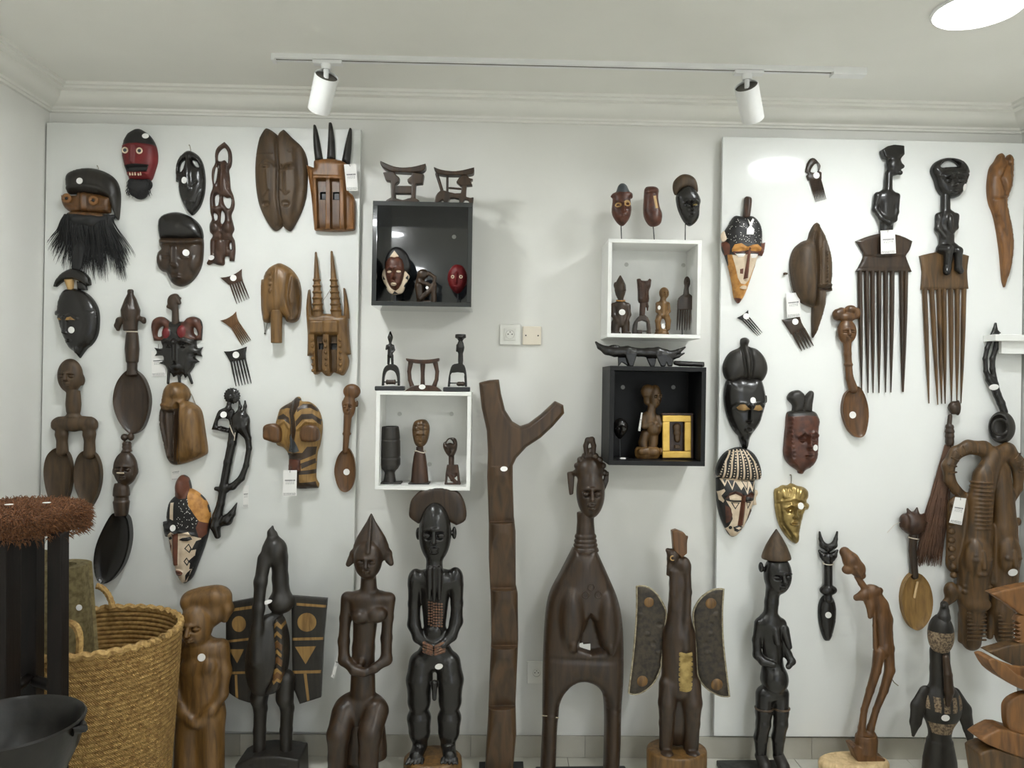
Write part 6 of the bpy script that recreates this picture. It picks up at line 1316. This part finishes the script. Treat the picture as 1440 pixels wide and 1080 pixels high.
# --- dark bird with mask-like face
t = F('long_beak_bird_statue', 'dark bird statue with a speckled mask head, drooping wings and long beak', 'X', (640, 1060), .24)
fy = t.fy
SPK = mat('speckled_hide', (150,130,104), (72,58,46), .75, 'blotch', 7, .3)
t.sdf('body', [CH([(642,560,-4,42),(644,640,-4,42),(646,720,0,50)], .9), E(646,800,0,88,110,64), CH([(640,880,0,56),(640,930,0,44),(640,960,0,52)]), LA(640, 0, [(955,52),(985,60),(1040,70),(fy-26,78)], .9), CH([(652,345,14,14),(652,372,16,18),(645,400,22,26),(640,430,36,18),(636,462,44,10)]), C((652,345,14), (640,345,30), 14, 10)], [EBONY_M, SPK], h=3.6, k=10,
      paint=[(lambda x, y, w: (w > 20) & (y > 745) & (y < 812) & (np.sin(x*.17) > -.4) & (y < 812-.002*(x-646)**2), 1), (lambda x, y, w: (w > 16) & (y > 862) & (y < 912), 1)])
t.sdf('head', [E(640,480,8,56,92,46), E(640,455,26,40,60,34)], [EBONY_M, SPK], h=3.4, k=8, paint=[(lambda x, y, w: (y > 462) & (w > 0), 1)])
t.sdf('beak', [CH([(640,570,46,14),(640,640,62,18),(640,710,70,20),(638,770,66,10)])], DARK, h=3.2, k=4)
t.sdf('wing', [CH([(575,740,0,30),(540,800,6,34),(526,870,8,26),(518,930,4,8)], .6)], EBONY_M, h=3.4, k=8)
t.sdf('wing', [CH([(705,750,0,30),(745,820,6,34),(765,900,8,24),(780,990,4,8)], .6)], EBONY_M, h=3.4, k=8)
b0 = fy-28
t.sdf('board', [LA(622, 0, [(b0,150),(b0+6,160),(fy,156)], .55)], PALE, h=4.5)
t.sticker(630, 830, 17, 15)

# --- carved stools on the right
def stool_boards():
    t = F('carved_wooden_chair', 'orange-brown carved plank chair with pointed boards and a toothed post', 'X', (1010, 560), .55, 'chair'); fy = t.fy
    t.sdf('seat_board', [PO(spline([(858,296,1),(1000,262),(1140,250,1),(1140,440,1),(1016,404),(940,350)], 2), -40, 20, 6)], ORANGE, h=4)
    pts = [(985,395)]
    for i in range(7): pts += [(972, 420+i*18), (992, 430+i*18)]
    t.sdf('toothed_post', [PO(pts+[(985,560),(1100,560),(1100,395)], -24, 16, 2)], ORANGE, h=3.4)
    t.sdf('lower_board', [PO(spline([(838,552,1),(900,535),(960,520),(1140,500,1),(1140,660,1),(1000,630),(920,598)], 2), -40, 24, 5)], BROWN, h=4)
    t.sdf('leg', [PO([(1060,640),(1140,640),(1140,fy),(1080,fy)], -30, 30, 6)], BROWN, h=5)
    return t
stool_boards()
t = F('carved_wooden_stool', 'orange-brown carved stool with a curved trough seat and round side', 'X', (990, 900), .72, 'stool'); fy = t.fy
t.sdf('trough_seat', [PO(spline([(823,580,1),(850,574),(900,600),(960,650),(1040,690),(1140,700,1),(1140,760,1),(1020,728),(930,690),(860,640)], 3), -60, 50, 6), PO(spline([(840,590,1),(900,600),(1000,640),(1140,650,1),(1140,720,1),(1000,690),(900,640)], 2), -62, -44, 3)], ORANGE, h=4)
t.sdf('round_side', [PO(spline([(922,840),(925,790),(960,755),(1030,735),(1140,735,1),(1140,1000,1),(1020,985),(960,940),(930,890)], 3), -20, 24, 8)], ORANGE, h=4.2)
t.sdf('foot_board', [PO(spline([(797,935,1),(880,888),(960,905),(1140,960,1),(1140,1060,1),(1000,1025),(830,958)], 2), -70, 40, 8)], ORANGE, h=4.5)
t.sdf('base_board', [PO(spline([(792,1000,1),(850,976),(960,1010),(1140,1060,1),(1140,fy,1),(960,fy,1),(880,fy-30)], 2), -80, 40, 8)], BROWN, h=5)

# ================================================================ basket corner on the left
def RX(u, v, L): return P(u, v, L)
def woven(name, col1, col2, sx, sz):
    m = mat(name, col1, col2, .8, 'blotch', 3, 0); nt = m.node_tree; N = nt.nodes; b = N['Principled BSDF']
    tc = N.new('ShaderNodeTexCoord'); mp = N.new('ShaderNodeMapping'); mp.inputs['Scale'].default_value = (1, 1, 1); nt.links.new(tc.outputs['Object'], mp.inputs[0])
    sep = N.new('ShaderNodeSeparateXYZ'); nt.links.new(mp.outputs[0], sep.inputs[0]); at = N.new('ShaderNodeMath'); at.operation = 'ARCTAN2'
    nt.links.new(sep.outputs[1], at.inputs[0]); nt.links.new(sep.outputs[0], at.inputs[1])
    cb = N.new('ShaderNodeCombineXYZ'); nt.links.new(at.outputs[0], cb.inputs[0]); nt.links.new(sep.outputs[2], cb.inputs[2])
    m2 = N.new('ShaderNodeMapping'); m2.inputs['Scale'].default_value = (sx, 1, sz); m2.inputs['Rotation'].default_value = (0, .0, 0); nt.links.new(cb.outputs[0], m2.inputs[0])
    wv = N.new('ShaderNodeTexWave'); wv.wave_type = 'BANDS'; wv.bands_direction = 'DIAGONAL'; wv.inputs['Scale'].default_value = 1.0; wv.inputs['Distortion'].default_value = 1.2; wv.inputs['Detail'].default_value = 2
    nt.links.new(m2.outputs[0], wv.inputs[0]); bp = N.new('ShaderNodeBump'); bp.inputs['Strength'].default_value = .8; bp.inputs['Distance'].default_value = .006
    nt.links.new(wv.outputs[0], bp.inputs['Height']); nt.links.new(bp.outputs[0], b.inputs['Normal'])
    return m
WEAVE = woven('basket_weave', (196,158,94), (156,118,64), 24, 90); WEAVE2 = woven('mat_weave', (180,162,112), (140,124,80), 60, 160)
LB = .47; c = P(134, 886, LB); RB = 109.5*(D-LB)/F_PX; zr = c.z
t = bpy.data.objects.new('woven_basket', None); COL.objects.link(t); t.location = (c.x, -LB, 0)
t['label'] = 'large round straw basket with rope handles holding rolled mats'; t['category'] = 'basket'; t['group'] = 'straw goods in the left corner'
nrow = 40; hr = zr/nrow
for i in range(nrow):
    s = (i+.5)/nrow; r = RB*(.86+.14*s); pr = []
    for k in range(8):
        a = 2*math.pi*k/8; pr.append((r+.008*math.cos(a), hr*i+hr/2+hr*.56*math.sin(a)))
    V, Fc = lathe_v(pr+[pr[0]], 64); o = mkobj('braid_row', V, np.array(Fc), WEAVE, t)
lathe('basket_floor', [(RB*.86, .005), (RB*.86, .02)], STRAW, t, 40)
tube('rim_braid', [(RB*math.cos(a), RB*math.sin(a), zr+.004*math.sin(a*40)) for a in np.linspace(0, 2*math.pi, 160, endpoint=False)], .012, STRAW, t, 6, True)
def handle(p0, p1, p2): 
    pts = [Vector(p0)*(1-s)**2+Vector(p1)*2*s*(1-s)+Vector(p2)*s*s for s in np.linspace(0, 1, 16)]
    tube('rope_handle', [tuple(p) for p in pts], [.010+.0015*(i % 2) for i in range(16)], STRAW, t, 7)
def rel(u, v, L): p = P(u, v, L); return (p.x-c.x, -L+LB, p.z)
handle(rel(95, 876, LB+.22), rel(116, 876, LB+.25), rel(111, 918, LB+.24))
handle(rel(135, 824, LB-.22), rel(152, 826, LB-.24), rel(159, 856, LB-.22))
box_in = lathe('lid_disc', [(RB*.90, zr-.175), (RB*.92, zr-.17), (RB*.5, zr-.165)], WEAVE, t, 48)
def roll(name, label, u, v, L, r, zt, lean, group='straw goods in the left corner'):
    o = bpy.data.objects.new(name, None); COL.objects.link(o); p = P(u, v, L); z0 = zr-.162; o.location = (p.x, -L, z0); o['label'] = label; o['category'] = 'mat'; o['group'] = group
    H = p.z-z0; n = 110; turns = 3.2; V = []; Fc = []
    for j, z in enumerate((0, H)):
        for s in (0, 1):
            for i in range(n):
                q = i/(n-1); a = 2*math.pi*turns*q+.6; rr = r*(1-.42*q)-.012*s; dx = lean*z
                V.append((rr*math.cos(a)*(1.12-.12*z/max(H, .01))+dx, rr*math.sin(a)*(1.12-.12*z/max(H, .01)), z))
    def id(j, s, i): return (j*2+s)*n+i
    for i in range(n-1):
        Fc += [(id(0,0,i), id(0,0,i+1), id(1,0,i+1), id(1,0,i)), (id(0,1,i), id(1,1,i), id(1,1,i+1), id(0,1,i+1)), (id(1,0,i), id(1,0,i+1), id(1,1,i+1), id(1,1,i)), (id(0,0,i), id(0,1,i), id(0,1,i+1), id(0,0,i+1))]
    Fc += [(id(0,0,0), id(1,0,0), id(1,1,0), id(0,1,0)), (id(0,0,n-1), id(0,1,n-1), id(1,1,n-1), id(1,0,n-1))]
    w = mkobj('mat_roll', V, np.array(Fc), WEAVE2, o, fix=False, sharp=60); fixn(w)
    return o, H
o, H = roll('rolled_mat', 'greenish rolled straw mat with a white sticker standing in the basket', 98, 794, .42, .086, 0, -.06)
st = lathe('price_sticker', [(.010, 0), (.010, .001)], STICK, o, 16); q = P(112, 854, .505); st.location = (q.x-o.location.x, -.508+.42, q.z-o.location.z); st.rotation_euler = (math.pi/2, 0, 0)
roll('rolled_mat', 'taller rolled straw mat behind the dark legs of the fur-topped stand', 45, 778, .36, .062, 0, -.02)

# --- tall stand with fur top
LS = .84; dz = (D-LS)/F_PX
c = P(10, 716, LS); RS = 100*dz
t = bpy.data.objects.new('fur_topped_stand', None); COL.objects.link(t); t.location = (c.x, -LS, 0); t['label'] = 'tall dark wooden stand with a shaggy rust-brown fur top'; t['category'] = 'stand'
zt = c.z
lathe('top', [(RS*.8, zt-.06), (RS*.92, zt-.055), (RS*.95, zt-.03), (RS*.9, zt-.005), (RS*.6, zt+.002)], FUR, t, 48)
st = []
for i in range(7000):
    a = rnd.uniform(0, 2*math.pi); v = rnd.random()
    if v < .55: r0 = RS*rnd.uniform(.9, .99); z0 = zt-rnd.uniform(0, .065); d = Vector((math.cos(a), math.sin(a), rnd.uniform(-.5, .45)))
    else: r0 = RS*math.sqrt(rnd.random())*.97; z0 = zt; d = Vector((math.cos(a)*.6+rnd.gauss(0, .5), math.sin(a)*.6+rnd.gauss(0, .5), .8))
    p = Vector((r0*math.cos(a), r0*math.sin(a), z0)); d += Vector((rnd.gauss(0, .35), rnd.gauss(0, .35), rnd.gauss(0, .3))); d.normalize(); l = rnd.uniform(.010, .026); e = p+d*l+Vector((0, 0, -.3*l))
    st.append(([tuple(p), tuple(p+d*l*.55), tuple(e)], [.0016, .0013, .0003]))
tubes('fur', st, FUR, t)
LEGM = mat('stand_leg_wood', (32,23,20), (20,15,13), .5, gain=.7, spec=.3)
def leg(ua, ub, va, L, ub2, name='leg'):
    p, q = P(ua, va, L), P(ub, va, L); w = (q.x-p.x)/2; x = (p.x+q.x)/2-c.x; y = -L+LS; dx = (P(ub2, 980, L).x-P(ub, 980, L).x); zT = zt-.05
    V = []
    for z, s in ((0, 1.0), (zT, 0.0)):
        for a, b in ((-w, -w), (w, -w), (w, w), (-w, w)): V.append((x+a+dx*1.6*s, y+b, z))
    o = mkobj(name, V, [np.array([(0,1,5,4),(1,2,6,5),(2,3,7,6),(3,0,4,7),(3,2,1,0),(4,5,6,7)])], LEGM, t, smooth=False); b = o.modifiers.new('bevel', 'BEVEL'); b.width = .003; b.segments = 2
    return (x+dx*.5, y)
l1 = leg(-16, 20, 760, LS+.13, 24); l2 = leg(35, 57, 760, LS-.02, 61); l3 = leg(71.5, 92, 760, LS+.07, 97); l4 = leg(-40, -18, 760, LS-.08, -18)
z1 = P(80, 955, LS).z
for a, b in ((l2, l3), (l1, l2), (l1, l4), (l4, l2)):
    tube('stretcher', [(a[0], a[1], z1-.01), (b[0], b[1], z1+.005)], .015, LEGM, t, 8)
for u, v in ((19, 694), (60, 697)):
    p = P(u, v, LS); s_ = lathe('price_sticker', [(.011, 0), (.011, .0012)], STICK, t, 14); s_.location = (p.x-c.x, .0+(-.02 if u < 40 else .02), zt+.016)

# --- large dark bowl
LBo = 1.27; dz = (D-LBo)/F_PX; c = P(14, 1016, LBo); R0 = 94*dz; zb = c.z
t = bpy.data.objects.new('footed_bowl', None); COL.objects.link(t); t.location = (c.x, -LBo, 0); t['label'] = 'large glossy dark bowl in front of the fur-topped stand, bottom left'; t['category'] = 'bowl'
BOWLM = mat('burnished_bowl', (36,32,28), (22,20,18), .34, 'blotch', 1.5, .12, gain=.6, spec=.4)
lathe('bowl', [(.10, zb-.19), (R0*.72, zb-.13), (R0*.92, zb-.06), (R0*.985, zb-.01), (R0, zb), (R0*.97, zb+.004), (R0*.93, zb-.004), (R0*.86, zb-.06), (R0*.6, zb-.13), (.03, zb-.16)], BOWLM, t, 56)
o = lathe('pedestal', [(.17, 0), (.17, .03), (.10, .08), (.085, zb*.5), (.10, zb-.19)], BOWLM, t, 40)
tube('lug', [(R0*.98, -.02, zb-.012), (R0+.012, 0, zb-.012), (R0*.98, .02, zb-.012)], .010, BOWLM, t, 8)
